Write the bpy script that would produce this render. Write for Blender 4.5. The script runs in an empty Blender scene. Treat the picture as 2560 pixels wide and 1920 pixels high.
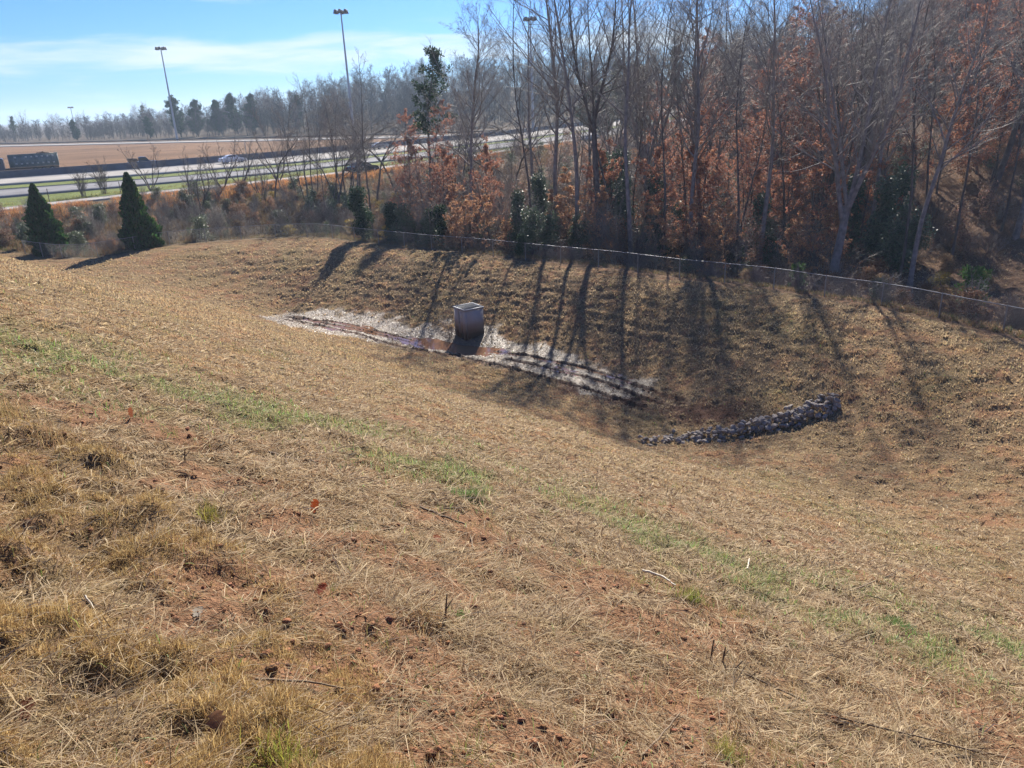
import bpy, math, random
import numpy as np
from mathutils import Matrix, Vector
SC = bpy.context.scene
COL = SC.collection
R = math.radians
# ---------------------------------------------------------------- camera
EYE = 13.3                      # eye height above the basin floor
PITCH, ROLL, FPX = R(20.2), R(2.5), 1923.0
_f = np.array([0, math.cos(PITCH), -math.sin(PITCH)])
_r0 = np.array([1.0, 0, 0]); _u0 = np.cross(_r0, _f)
_r = math.cos(ROLL) * _r0 - math.sin(ROLL) * _u0
_u = math.sin(ROLL) * _r0 + math.cos(ROLL) * _u0
CAMLOC = np.array([0, 0, EYE])
cam_d = bpy.data.cameras.new("camera"); cam = bpy.data.objects.new("camera", cam_d); COL.objects.link(cam)
M = Matrix(((_r[0], _u[0], -_f[0], 0), (_r[1], _u[1], -_f[1], 0), (_r[2], _u[2], -_f[2], EYE), (0, 0, 0, 1)))
cam.matrix_world = M
cam_d.sensor_width = 36.0; cam_d.lens = 36.0 * FPX / 2560.0
cam_d.clip_start = 0.05; cam_d.clip_end = 20000
SC.camera = cam
# ---------------------------------------------------------------- light
SUN_EL, SUN_AZ = R(32.0), R(9.0)        # azimuth clockwise from +Y
w = bpy.data.worlds.new("World"); SC.world = w; w.use_nodes = True
nt = w.node_tree; N = nt.nodes; L = nt.links
bg = N["Background"]
sky = N.new("ShaderNodeTexSky"); sky.sky_type = 'NISHITA'; sky.sun_disc = False
sky.sun_elevation = SUN_EL; sky.sun_rotation = SUN_AZ
sky.air_density = 1.0; sky.dust_density = 0.25; sky.ozone_density = 3.0; sky.altitude = 200
def wn(t, **k):
    n = N.new(t)
    for a, b in k.items(): setattr(n, a, b)
    return n
tc = wn("ShaderNodeTexCoord")
sep = wn("ShaderNodeSeparateXYZ"); L.new(tc.outputs["Generated"], sep.inputs[0])
# thin stretched bands of cirrus: noise over (bearing, elevation)
at2 = wn("ShaderNodeMath", operation='ARCTAN2'); L.new(sep.outputs[0], at2.inputs[0]); L.new(sep.outputs[1], at2.inputs[1])
asn = wn("ShaderNodeMath", operation='ARCSINE'); L.new(sep.outputs[2], asn.inputs[0])
cmb = wn("ShaderNodeCombineXYZ"); L.new(at2.outputs[0], cmb.inputs[0]); L.new(asn.outputs[0], cmb.inputs[1])
mp = wn("ShaderNodeMapping"); mp.inputs["Scale"].default_value = (6.0, 44.0, 1.0); mp.inputs["Location"].default_value = (0.3, 0.55, 0.0)
mp.inputs["Rotation"].default_value = (0, 0, R(-2.5))
L.new(cmb.outputs[0], mp.inputs[0])
nz = wn("ShaderNodeTexNoise"); nz.inputs["Scale"].default_value = 1.0; nz.inputs["Detail"].default_value = 6; nz.inputs["Roughness"].default_value = 0.55; nz.inputs["Distortion"].default_value = 0.35
L.new(mp.outputs[0], nz.inputs["Vector"])
def gauss(src, c, wd, amp):            # amp * exp(-((x-c)/wd)^2)
    s = wn("ShaderNodeMath", operation='SUBTRACT'); L.new(src, s.inputs[0]); s.inputs[1].default_value = c
    d = wn("ShaderNodeMath", operation='DIVIDE'); L.new(s.outputs[0], d.inputs[0]); d.inputs[1].default_value = wd
    p = wn("ShaderNodeMath", operation='MULTIPLY'); L.new(d.outputs[0], p.inputs[0]); L.new(d.outputs[0], p.inputs[1])
    m = wn("ShaderNodeMath", operation='MULTIPLY'); L.new(p.outputs[0], m.inputs[0]); m.inputs[1].default_value = -1
    e = wn("ShaderNodeMath", operation='EXPONENT'); L.new(m.outputs[0], e.inputs[0])
    a = wn("ShaderNodeMath", operation='MULTIPLY'); L.new(e.outputs[0], a.inputs[0]); a.inputs[1].default_value = amp
    return a.outputs[0]
def add(a, b):
    s = wn("ShaderNodeMath", operation='ADD'); L.new(a, s.inputs[0])
    if isinstance(b, (int, float)): s.inputs[1].default_value = b
    else: L.new(b, s.inputs[1])
    return s.outputs[0]
band = add(gauss(asn.outputs[0], 0.062, 0.025, 0.36), gauss(asn.outputs[0], 0.124, 0.008, 0.27))
band = add(band, gauss(asn.outputs[0], 0.40, 0.2, 0.12))
tot = add(add(nz.outputs["Fac"], band), -0.62)
cr = wn("ShaderNodeMapRange"); cr.inputs["From Min"].default_value = 0.0; cr.inputs["From Max"].default_value = 0.42; cr.interpolation_type = 'SMOOTHSTEP'
L.new(tot, cr.inputs["Value"])
SKYTINT = wn("ShaderNodeMix", data_type='RGBA', blend_type='MULTIPLY'); SKYTINT.inputs[0].default_value = 1.0
L.new(sky.outputs[0], SKYTINT.inputs[6]); SKYTINT.inputs[7].default_value = (0.28, 0.54, 1.02, 1)
cl = wn("ShaderNodeMix", data_type='RGBA'); L.new(cr.outputs[0], cl.inputs[0])
L.new(SKYTINT.outputs[2], cl.inputs[6]); cl.inputs[7].default_value = (6.0, 6.9, 7.7, 1)
L.new(cl.outputs[2], bg.inputs[0]); bg.inputs[1].default_value = 0.056
sl = bpy.data.lights.new("sun", 'SUN'); sl.energy = 5.0; sl.angle = R(0.7); sl.color = (1.0, 0.93, 0.82)
so = bpy.data.objects.new("sun", sl); COL.objects.link(so)
sdir = Vector((math.sin(SUN_AZ) * math.cos(SUN_EL), math.cos(SUN_AZ) * math.cos(SUN_EL), math.sin(SUN_EL)))
so.rotation_euler = sdir.to_track_quat('Z', 'Y').to_euler(); so.location = sdir * 300
SC.view_settings.view_transform = 'Standard'; SC.view_settings.look = 'None'; SC.view_settings.gamma = 1.0
SC.view_settings.exposure = 1.32
SC.cycles.max_bounces = 6; SC.cycles.diffuse_bounces = 2; SC.cycles.glossy_bounces = 2
SC.cycles.transmission_bounces = 4; SC.cycles.transparent_max_bounces = 8; SC.cycles.volume_bounces = 0
SC.cycles.caustics_reflective = False; SC.cycles.caustics_refractive = False
# ---------------------------------------------------------------- small helpers
rng = np.random.default_rng(7)
def ray(px, py): return _f + _r * ((px - 1280.0) / FPX) - _u * ((py - 960.0) / FPX)
def atZ(px, py, z):
    d = ray(px, py); return CAMLOC + d * ((z - EYE) / d[2])
def sstep(a, b, x):
    t = np.clip((x - a) / (b - a), 0, 1); return t * t * (3 - 2 * t)
def _hash(ix, iy, seed):
    h = (ix.astype(np.int64) * 374761393 + iy.astype(np.int64) * 668265263 + seed * 1442695041) & 0xffffffff
    h = ((h ^ (h >> 13)) * 1274126177) & 0xffffffff
    return ((h ^ (h >> 16)) & 0xffff) / 65535.0
def vnoise(x, y, seed=0):
    ix = np.floor(x); iy = np.floor(y); fx = x - ix; fy = y - iy
    fx = fx * fx * (3 - 2 * fx); fy = fy * fy * (3 - 2 * fy)
    a = _hash(ix, iy, seed); b = _hash(ix + 1, iy, seed); c = _hash(ix, iy + 1, seed); d = _hash(ix + 1, iy + 1, seed)
    return (a * (1 - fx) + b * fx) * (1 - fy) + (c * (1 - fx) + d * fx) * fy
def fbm(x, y, seed=0, o=3):
    s = 0; a = 0.5; t = 0
    for i in range(o):
        s = s + a * vnoise(x * 2 ** i, y * 2 ** i, seed + i * 17); t += a; a *= 0.5
    return s / t
def polydist(X, Y, P):
    d = np.full(np.shape(X), 1e9)
    for (x0, y0), (x1, y1) in zip(P[:-1], P[1:]):
        vx, vy = x1 - x0, y1 - y0; l = vx * vx + vy * vy
        t = np.clip(((X - x0) * vx + (Y - y0) * vy) / l, 0, 1)
        d = np.minimum(d, np.hypot(X - x0 - t * vx, Y - y0 - t * vy))
    return d
# ---------------------------------------------------------------- terrain
RIMZ = 2.8
CREST = [(-42.6, 65.2), (-37.1, 61.4), (-33.5, 61.0), (-30.4, 63.8), (-28.6, 66.2), (-24.5, 67.0), (-20.2, 67.6), (-17.5, 67.0), (-12.5, 62.7),
         (-6.7, 58.0), (-3.4, 55.7), (-0.1, 52.9), (5.9, 48.2), (11.3, 43.3), (13.5, 41.4), (14.9, 39.9), (16.1, 38.3), (17.6, 37.0), (18.8, 35.0),
         (19.9, 32.9), (21.0, 31.2), (22.0, 28.8), (22.8, 25.5), (23.0, 21.0)]
CP = [(x, y, RIMZ) for x, y in CREST]
for i in range(len(CREST)):                       # ground just behind the crest, then falling to the ditch / creek
    x0, y0 = CREST[max(i - 1, 0)]; x1, y1 = CREST[min(i + 1, len(CREST) - 1)]
    tx, ty = x1 - x0, y1 - y0; l = math.hypot(tx, ty); nx, ny = -ty / l, tx / l
    x, y = CREST[i]
    CP.append((x + nx * 2.2, y + ny * 2.2, RIMZ - 0.15))
    if i % 2 == 0:
        rt = float(sstep(-5, 12, x))
        CP.append((x + nx * 7, y + ny * 7, 2.0 * (1 - rt) + 1.2 * rt))
        CP.append((x + nx * 15, y + ny * 15, 2.6 * (1 - rt) + 0.2 * rt))
FLOOR = [(-16.0, 52.2), (-14.0, 49.6), (-12.0, 47.6), (-12.2, 50.8), (-9, 46.2), (-8.0, 48.2), (-4, 45.0), (-2.6, 43.3), (-3.3, 41.4), (-6.5, 43.6), (0, 42.6), (0.4, 39.6),
         (2.7, 40.3), (4.4, 35.8), (6.8, 33.6), (6.4, 37.0)]
CP += [(x, y, 0.0) for x, y in FLOOR]
CP += [(5.8, 31.2, 0.12), (8.6, 31.6, 0.25), (4.8, 27.9, 0.35), (9.0, 28.2, 0.25), (12.2, 28.8, 0.7), (9.5, 25.0, 0.75), (13.0, 26.0, 1.0), (14.2, 29.4, 1.5),
       (10.5, 21.0, 1.35), (15.2, 22.5, 1.5), (14.6, 19.4, 1.9), (18.5, 20.5, 2.1)]
CP += [(-18.5, 55.5, 0.7), (-17.5, 50.6, 0.6), (-22, 58.0, 1.5), (-27, 60.0, 2.4), (-31.5, 57.5, 2.75), (-36, 57.5, 2.8), (-24, 53.0, 1.9)]
def slope(x, y): return 11.6 - 0.3415 * (x + y)
for x, y in [(0, 0), (-4, 6), (-10, 12), (4, -3), (-1.5, 4), (2, 2), (3, 8), (-3, 14), (7, 9), (0, 12), (-8, 20), (-15, 24), (-3, 20), (3, 16), (8, 13), (12, 8), (1, 24), (-5, 28),
             (0, 30), (-12, 32), (-20, 32), (-8, 34), (6, 20), (-16, 36), (-25, 38)]:
    CP.append((x, y, slope(x, y)))
CP += [(-1.0, 33.2, 0.75), (-6.0, 38.6, 0.75), (2.4, 30.0, 0.75), (-11, 43.0, 1.0), (-21, 42.5, 4.2), (-27.5, 45.0, 5.0), (-31, 50.0, 3.7), (-16.5, 46.0, 1.6), (-38, 49, 5.0), (-36, 40, 9.0), (-48, 40, 10.5), (-50, 56, 4.6), (-55, 66, 3.6)]
CP += [(-10, -4, 13.3), (-25, 0, 14.6), (8, -10, 12.2), (-30, 20, 13.2), (18, 2, 6.0), (14, 14, 3.2), (26, 12, 3.2), (22, -8, 8.5), (30, -2, 5.5), (-12, -14, 14.2), (6, -18, 13.4)]
CP += [(-50, 84, 4.4), (-58, 75, 3.6), (-44, 93, 4.4), (-34, 100, 4.4), (-22, 112, 4.4), (-8, 128, 4.4), (1, 145, 4.4), (12, 150, 4.2), (-40, 80, 2.8), (-28, 86, 2.8), (-14, 92, 2.6), (0, 92, 2.6), (4, 75, 2.2), (15, 70, 1.2),
       (30, 62, 0.3), (36, 45, 0.2), (38, 30, 0.8), (34, 18, 1.8), (45, 62, 3.0), (55, 45, 3.2), (30, 90, 3.5), (50, 90, 6.0), (70, 70, 7.0), (70, 30, 3.5), (30, 130, 4.5), (70, 130, 6.0), (60, 0, 3.5), (60, -20, 4)]
CPa = np.array(CP, float)
def _tps(r2): return np.where(r2 > 1e-12, 0.5 * r2 * np.log(np.maximum(r2, 1e-12)), 0.0)
def _solve():
    n = len(CPa); P = CPa[:, :2] / 50.0
    d2 = ((P[:, None] - P[None]) ** 2).sum(-1)
    A = np.zeros((n + 3, n + 3)); A[:n, :n] = _tps(d2) + np.eye(n) * 2e-4
    A[:n, n] = 1; A[:n, n + 1:] = P; A[n, :n] = 1; A[n + 1:, :n] = P.T
    b = np.zeros(n + 3); b[:n] = CPa[:, 2]
    return np.linalg.solve(A, b)
_W = _solve()
PATH = [(-100, 45.0), (-70, 66.0), (-52.8, 82.7), (-44.3, 92.0), (-34.5, 99.5), (-21.9, 111.9), (-10, 127.5), (1.1, 145.6), (25, 190), (60, 260)]
FLAT = 4.55
def base_h(X, Y):
    X = np.asarray(X, float); Y = np.asarray(Y, float)
    xs, ys = X.ravel() / 50.0, Y.ravel() / 50.0
    out = np.empty(xs.size); n = len(CPa); P = CPa[:, :2] / 50.0
    for i in range(0, xs.size, 60000):
        a = xs[i:i + 60000, None] - P[None, :, 0]; b = ys[i:i + 60000, None] - P[None, :, 1]
        out[i:i + 60000] = _tps(a * a + b * b) @ _W[:n] + _W[n] + _W[n + 1] * xs[i:i + 60000] + _W[n + 2] * ys[i:i + 60000]
    z = np.clip(out.reshape(X.shape), -0.8, 16.5)
    px = np.array([p[0] for p in PATH]); py = np.array([p[1] for p in PATH])
    yp = np.interp(X, px, py)
    wf = sstep(-11, -3.5, Y - yp)
    wf = np.maximum(wf, sstep(75, 110, np.abs(X + 5)) * sstep(20, 60, Y))
    z = z * (1 - wf) + FLAT * wf
    q = X / np.maximum(Y, 1.0)
    hill = 16.0 * sstep(0.24, 0.85, q) * sstep(58, 165, np.hypot(X, Y) * 0.8 + 0.45 * X)
    far = 15.0 * sstep(-0.42, 0.0, q) * sstep(290, 420, Y)
    return z + hill + far
RUTS = []
for pl in ([(721, 792), (761, 800), (815, 801), (870, 809), (924, 823), (978, 837), (1019, 847), (1070, 862)], [(718, 801), (788, 812), (843, 823), (897, 837), (937, 853), (1005, 870), (1087, 883), (1141, 891), (1180, 900)],
           [(740, 789), (800, 806), (860, 816), (910, 826), (951, 837), (1005, 850), (1050, 866)],
           [(1212, 876), (1316, 888), (1451, 917), (1564, 951), (1632, 978), (1700, 1008)], [(1180, 900), (1293, 928), (1383, 951), (1474, 978), (1542, 1001), (1610, 1022)],
           [(1270, 898), (1316, 908), (1406, 928), (1496, 951), (1564, 978), (1650, 1012)]):
    RUTS.append([tuple(atZ(x, y, 0.0)[:2]) for x, y in pl])
FLOORAX = [(-14.0, 50.7), (-12.0, 49.0), (-6.0, 45.4), (-2.4, 43.0), (2.0, 39.3), (5.2, 35.2)]
PUDDLE = [(-5.4, 44.2), (-3.4, 43.1), (-1.8, 42.1)]
WATERZ = -0.075
def rutd(X, Y):
    d = np.full(np.shape(X), 1e9)
    for P in RUTS: d = np.minimum(d, polydist(X, Y, P))
    return d
def floor_mask(X, Y):                  # trampled wet strip along the basin floor
    n = 1.1 * (fbm(X * 0.5, Y * 0.5, 91) - 0.5)
    return sstep(2.7, 1.6, polydist(X, Y, FLOORAX) * (1 + .45 * sstep(-2, 3, X)) + 2.2 * n + .9 * (vnoise(X * 2.1, Y * 2.1, 93) - .5))
def ground_h(X, Y):
    X = np.asarray(X, float); Y = np.asarray(Y, float)
    z = base_h(X, Y)
    dist = np.hypot(X, Y)
    fl = floor_mask(X, Y)
    inb = sstep(90, 70, Y) * sstep(60, 45, np.abs(X))
    lump = (fbm(X * 2.2, Y * 2.2, 3) - 0.5) * 0.17 + (vnoise(X * 3.6, Y * 3.6, 5) - 0.5) * 0.10
    near = sstep(16, 8, dist)
    lump = lump * (1 - 0.3 * near) + near * ((vnoise(X * 11, Y * 11, 8) - 0.5) * 0.05 + (vnoise(X * 5, Y * 5, 9) - 0.5) * 0.06)
    z = z + lump * inb * (1 - 0.75 * fl)
    # track marks of the machine that dressed the far bank: low steps along the contour
    bank = sstep(0.5, 1.1, base_z(z)) * sstep(24, 32, Y + 0.4 * X) * inb
    z = z - bank * 0.35 * lump * inb + bank * 0.06 * (vnoise(X * 2.0, Y * 2.0 + z * 9, 23) - 0.5) + bank * 0.030 * np.sin(z * 17 + 5 * fbm(X * 0.8, Y * 0.8, 21)) * (0.4 + vnoise(X * 1.3, Y * 1.3, 22))
    z = z + sstep(70, 95, Y) * (fbm(X * 0.06, Y * 0.06, 33) - 0.5) * 0.3 * sstep(8, 40, X)
    near_floor = (np.abs(X + 4) < 18) & (np.abs(Y - 41) < 16)
    if near_floor.any():
        d = rutd(X[near_floor], Y[near_floor])
        k = fbm(X[near_floor] * 3.0, Y[near_floor] * 3.0, 44)
        z[near_floor] += -0.09 * np.exp(-(d / 0.12) ** 2) + (0.05 + 0.16 * (k - 0.4)) * np.exp(-((d - 0.22) / 0.08) ** 2) * (0.5 + k)
        fm = fl[near_floor]
        z[near_floor] += fm * (fbm(X[near_floor] * 1.1, Y[near_floor] * 1.1, 51) - 0.5) * 0.10 - 0.13 * np.exp(-(polydist(X[near_floor], Y[near_floor], PUDDLE) / 0.8) ** 2)
    return z
def base_z(z): return z
def H1(x, y): return float(ground_h(np.array([x]), np.array([y]))[0])
def hit(px, py):                       # where the sight line of a pixel meets the ground
    d = ray(px, py); t = np.geomspace(1.2, 420, 1500)
    P = CAMLOC + d[None] * t[:, None]
    g = ground_h(P[:, 0], P[:, 1]) - P[:, 2]
    k = np.argmax(g > 0)
    if g[k] <= 0: k = len(t) - 1
    k0 = max(k - 1, 0); a, b = g[k0], g[k]
    tt = t[k0] + (t[k] - t[k0]) * (-a / (b - a) if b != a else 0)
    return CAMLOC + d * tt
# ---------------------------------------------------------------- object plumbing
def tag(o, label=None, cat=None, group=None, kind=None):
    if label: o["label"] = label
    if cat: o["category"] = cat
    if group: o["group"] = group
    if kind: o["kind"] = kind
    return o
def npmesh(name, V, faces, col=None, smooth=False, mats=None):
    """faces: list of (F,k) int arrays; col: per-vertex rgb"""
    me = bpy.data.meshes.new(name)
    V = np.ascontiguousarray(V, np.float32)
    me.vertices.add(len(V)); me.vertices.foreach_set("co", V.ravel())
    faces = [np.asarray(f, np.int32) for f in faces if len(f)]
    tot = np.concatenate([np.full(len(f), f.shape[1], np.int32) for f in faces])
    idx = np.concatenate([f.ravel() for f in faces])
    me.loops.add(len(idx)); me.loops.foreach_set("vertex_index", idx)
    me.polygons.add(len(tot))
    st = np.zeros(len(tot), np.int32); st[1:] = np.cumsum(tot)[:-1]
    me.polygons.foreach_set("loop_start", st); me.polygons.foreach_set("loop_total", tot)
    if smooth: me.polygons.foreach_set("use_smooth", np.ones(len(tot), bool))
    if col is not None:
        a = me.color_attributes.new("Col", 'FLOAT_COLOR', 'POINT')
        c = np.ones((len(V), 4), np.float32); c[:, :3] = col; a.data.foreach_set("color", c.ravel())
    me.update(calc_edges=True)
    for m in (mats or []): me.materials.append(m)
    return me
def link(name, me, parent=None, loc=None):
    o = bpy.data.objects.new(name, me); COL.objects.link(o)
    if parent: o.parent = parent
    if loc is not None: o.location = loc
    return o
def empty(name, loc=(0, 0, 0), rz=0, s=1.0):
    o = bpy.data.objects.new(name, None); COL.objects.link(o); o.location = loc; o.rotation_euler = (0, 0, rz); o.scale = (s, s, s)
    o.empty_display_size = 0.2
    return o
# ---------------------------------------------------------------- materials
def mat(name, col=(.5, .5, .5), rough=0.8, metal=0.0, attr=False, trans=0.0, noise=None, bump=None, spec=0.3):
    """noise=(scale, amount) mottles the base colour, bump=(scale, strength)"""
    m = bpy.data.materials.new(name); m.use_nodes = True
    t = m.node_tree; n = t.nodes; l = t.links
    b = n["Principled BSDF"]; b.inputs["Roughness"].default_value = rough; b.inputs["Metallic"].default_value = metal
    b.inputs["Specular IOR Level"].default_value = spec
    out = n["Material Output"]
    if attr:
        a = n.new("ShaderNodeVertexColor"); a.layer_name = "Col"; cs = a.outputs[0]
    else:
        c = n.new("ShaderNodeRGB"); c.outputs[0].default_value = (*col, 1); cs = c.outputs[0]
    if noise:
        tcn = n.new("ShaderNodeTexCoord"); no = n.new("ShaderNodeTexNoise"); no.inputs["Scale"].default_value = noise[0]; no.inputs["Detail"].default_value = 5
        l.new(tcn.outputs["Object"], no.inputs["Vector"])
        mr = n.new("ShaderNodeMapRange"); mr.inputs["From Min"].default_value = 0.3; mr.inputs["From Max"].default_value = 0.7
        mr.inputs["To Min"].default_value = 1 - noise[1]; mr.inputs["To Max"].default_value = 1 + noise[1]
        l.new(no.outputs["Fac"], mr.inputs["Value"])
        vm = n.new("ShaderNodeVectorMath"); vm.operation = 'SCALE'; l.new(cs, vm.inputs[0]); l.new(mr.outputs[0], vm.inputs["Scale"]); cs = vm.outputs[0]
    l.new(cs, b.inputs["Base Color"])
    if bump:
        tcn = n.new("ShaderNodeTexCoord"); no = n.new("ShaderNodeTexNoise"); no.inputs["Scale"].default_value = bump[0]; no.inputs["Detail"].default_value = 4
        l.new(tcn.outputs["Object"], no.inputs["Vector"])
        bp = n.new("ShaderNodeBump"); bp.inputs["Strength"].default_value = bump[1]; bp.inputs["Distance"].default_value = 0.05
        l.new(no.outputs["Fac"], bp.inputs["Height"]); l.new(bp.outputs[0], b.inputs["Normal"])
    if trans:
        tr = n.new("ShaderNodeBsdfTranslucent"); l.new(cs, tr.inputs[0])
        mx = n.new("ShaderNodeMixShader"); mx.inputs[0].default_value = trans
        l.new(b.outputs[0], mx.inputs[1]); l.new(tr.outputs[0], mx.inputs[2]); l.new(mx.outputs[0], out.inputs[0])
    return m
# ---------------------------------------------------------------- ground cover zones (what grows or lies where)
GREEN = [tuple(hit(x, y)[:2]) for x, y in [(-300, 800), (0, 842), (200, 900), (480, 1000), (760, 1060), (1000, 1120), (1250, 1210), (1500, 1310), (1750, 1400), (2000, 1480), (2250, 1560), (2560, 1660)]]
GREEN = GREEN + [(GREEN[-1][0] + 3, GREEN[-1][1] - 3.2)]
TUFTB = [tuple(hit(x, y)[:2]) for x, y in [(-200, 1010), (0, 1050), (250, 1130), (450, 1250), (640, 1400), (800, 1520), (930, 1680), (1050, 1919)]]
MUDAX = [tuple(atZ(x, y, 0.1)[:2]) for x, y in [(1440, 968), (1600, 1000), (1720, 1035), (1830, 1050)]]
def zones(X, Y):
    """returns dict of 0..1 masks"""
    n1 = fbm(X * 0.35, Y * 0.35, 61); n2 = fbm(X * 1.3, Y * 1.3, 67); n3 = fbm(X * 3.1, Y * 3.1, 71)
    z = {}
    dg = polydist(X, Y, GREEN); wd = 0.45 + 0.12 * np.hypot(X, Y)
    z['green'] = np.clip(np.exp(-(dg / wd) ** 2) * sstep(0.37, 0.575, n2 * 0.50 + n3 * 0.25 + n1 * 0.2) * 1.1, 0, 1)
    far_green = sstep(0.56, 0.70, n1 * 0.5 + n2 * 0.5) * 0.38
    z['green'] = np.maximum(z['green'], far_green * sstep(8, 14, np.hypot(X, Y)))
    z['soil'] = sstep(0.485, 0.67, n2 * 0.55 + n3 * 0.45 + 0.06 * sstep(8, 3, np.hypot(X - 1.0, Y - 3.5))) * (1 - z['green'])
    # tussocks of uncut dry grass at the left, up-slope of TUFTB
    up = np.interp(X, [p[0] for p in TUFTB], [p[1] for p in TUFTB])
    z['tuft'] = sstep(0.25, -0.35, (Y - up) + 1.1 * (n2 - 0.5)) * sstep(0.8, -0.2, X)
    z['floor'] = floor_mask(X, Y)
    z['mud'] = np.maximum(np.exp(-(polydist(X, Y, MUDAX) / 1.25) ** 2) * sstep(0.28, 0.5, n2 * .5 + n3 * .5) * 1.25, 0)
    z['n1'], z['n2'], z['n3'] = n1, n2, n3
    return z
def spaced(parts):
    out = [np.array([parts[0][0]])]
    for a, b, s in parts: out.append(np.linspace(a, b, int(round((b - a) / s)) + 1)[1:])
    return np.concatenate(out)
_gh0 = ground_h
def tuft_mask(X, Y):
    n2 = fbm(X * 1.3, Y * 1.3, 67); up = np.interp(X, [p[0] for p in TUFTB], [p[1] for p in TUFTB])
    return sstep(0.25, -0.35, (Y - up) + 1.1 * (n2 - 0.5)) * sstep(0.8, -0.2, X)
def hummock(X, Y): return fbm(X * 1.9, Y * 1.9, 131) * .55 + fbm(X * 4.2, Y * 4.2, 137) * .45
def ground_h(X, Y):                    # the tussocks stand on little mounds
    X = np.asarray(X, float); Y = np.asarray(Y, float); z = _gh0(X, Y); m = (np.hypot(X, Y) < 22)
    if m.any(): z = z.copy(); z[m] += 0.12 * tuft_mask(X[m], Y[m]) * (sstep(.36, .66, hummock(X[m], Y[m])) - .3)
    return z
gx = spaced([(-2600, -600, 200), (-600, -120, 30), (-120, -60, 2.5), (-60, -26, 0.5), (-26, -6, 0.13), (-6, 7, 0.055), (7, 26, 0.13), (26, 60, 0.6), (60, 160, 4), (160, 600, 30), (600, 2600, 200)])
gy = spaced([(-60, -6, 3), (-6, 0.8, 0.3), (0.8, 9, 0.055), (9, 26, 0.10), (26, 56, 0.115), (56, 72, 0.2), (72, 130, 1.0), (130, 420, 7), (420, 900, 30), (900, 5000, 250)])
GX, GY = np.meshgrid(gx, gy)
GZ = ground_h(GX, GY)
nx_, ny_ = len(gx), len(gy)
V = np.stack([GX, GY, GZ], -1).reshape(-1, 3)
ii = (np.arange(ny_ - 1)[:, None] * nx_ + np.arange(nx_ - 1)[None]).ravel()
Fq = np.stack([ii, ii + 1, ii + nx_ + 1, ii + nx_], 1)
def mixc(c, m, t): m = m[..., None]; return c * (1 - m) + np.array(t) * m
def ground_col(X, Y):
    z = zones(X, Y)
    c = np.ones(X.shape + (3,)) * np.array([0.215, 0.145, 0.080])
    c = c * (0.8 + 0.4 * z['n3'])[..., None]
    c = mixc(c, sstep(0.4, 0.65, z['n1']) * 0.5, [0.20, 0.145, 0.075])
    c = mixc(c, z['soil'] * 0.8, [0.25, 0.130, 0.074])
    c = mixc(c, z['green'] * 0.45, [0.15, 0.165, 0.06])
    mm = np.clip(z['mud'], 0, 1); c = mixc(c, mm * 0.95, [0.080, 0.037, 0.023])
    c = mixc(c, z['floor'] * 0.9, [0.165, 0.115, 0.078])
    rd = np.full(X.shape, 1e9); nf = (np.abs(X + 4) < 18) & (np.abs(Y - 41) < 16)
    if nf.any(): rd[nf] = rutd(X[nf], Y[nf])
    c = mixc(c, np.exp(-(rd / 0.24) ** 2) * 0.95, [0.080, 0.036, 0.023])
    up = np.interp(X, [p[0] for p in CREST], [p[1] for p in CREST])
    beyond = sstep(1.0, 3.0, (Y - up)) * (Y > 20) + sstep(24, 27, X) * (Y <= 30) * (Y > 5); beyond = np.clip(beyond, 0, 1)
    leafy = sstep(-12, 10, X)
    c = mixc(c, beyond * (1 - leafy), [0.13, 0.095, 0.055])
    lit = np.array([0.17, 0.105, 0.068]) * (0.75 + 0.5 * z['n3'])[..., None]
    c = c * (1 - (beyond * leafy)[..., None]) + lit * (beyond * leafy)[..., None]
    yp = np.interp(X, [p[0] for p in PATH], [p[1] for p in PATH])
    vg = sstep(-1, 2, Y - yp) * sstep(0.25, 0.2, X / np.maximum(Y, 1))
    gcol = np.array([0.15, 0.175, 0.055]) * (0.7 + 0.6 * z['n2'])[..., None]
    c = c * (1 - vg[..., None]) + gcol * vg[..., None]
    fld = vg * sstep(3, 9, Y - np.interp(X, [-83.7, -64, -44.4, -32.1, -10.8, 8.9, 52], [133.3, 144.8, 160.9, 177.6, 178, 206, 302]))
    fc = np.array([0.17, 0.098, 0.055]) * (0.5 + 1.0 * fbm(X * 0.08, Y * 0.2, 77))[..., None]
    c = c * (1 - fld[..., None]) + fc * fld[..., None]
    woods = sstep(-8, 6, Y - np.interp(X, [-330, -196, -116.8, -68.5, -30, 0, 60], [403, 335, 295, 270, 252, 246, 330])) * (Y > 200)
    c = c * (1 - woods[..., None]) + np.array([0.10, 0.075, 0.055]) * woods[..., None]
    wet = np.clip(z['floor'] * 0.9 + mm * 0.08 + 0.3 * np.exp(-(rd / 0.5) ** 2), 0, 1) * (1 - .8 * np.exp(-(rd / .3) ** 2))
    return c, wet
GC, GW = ground_col(GX, GY)
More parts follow.
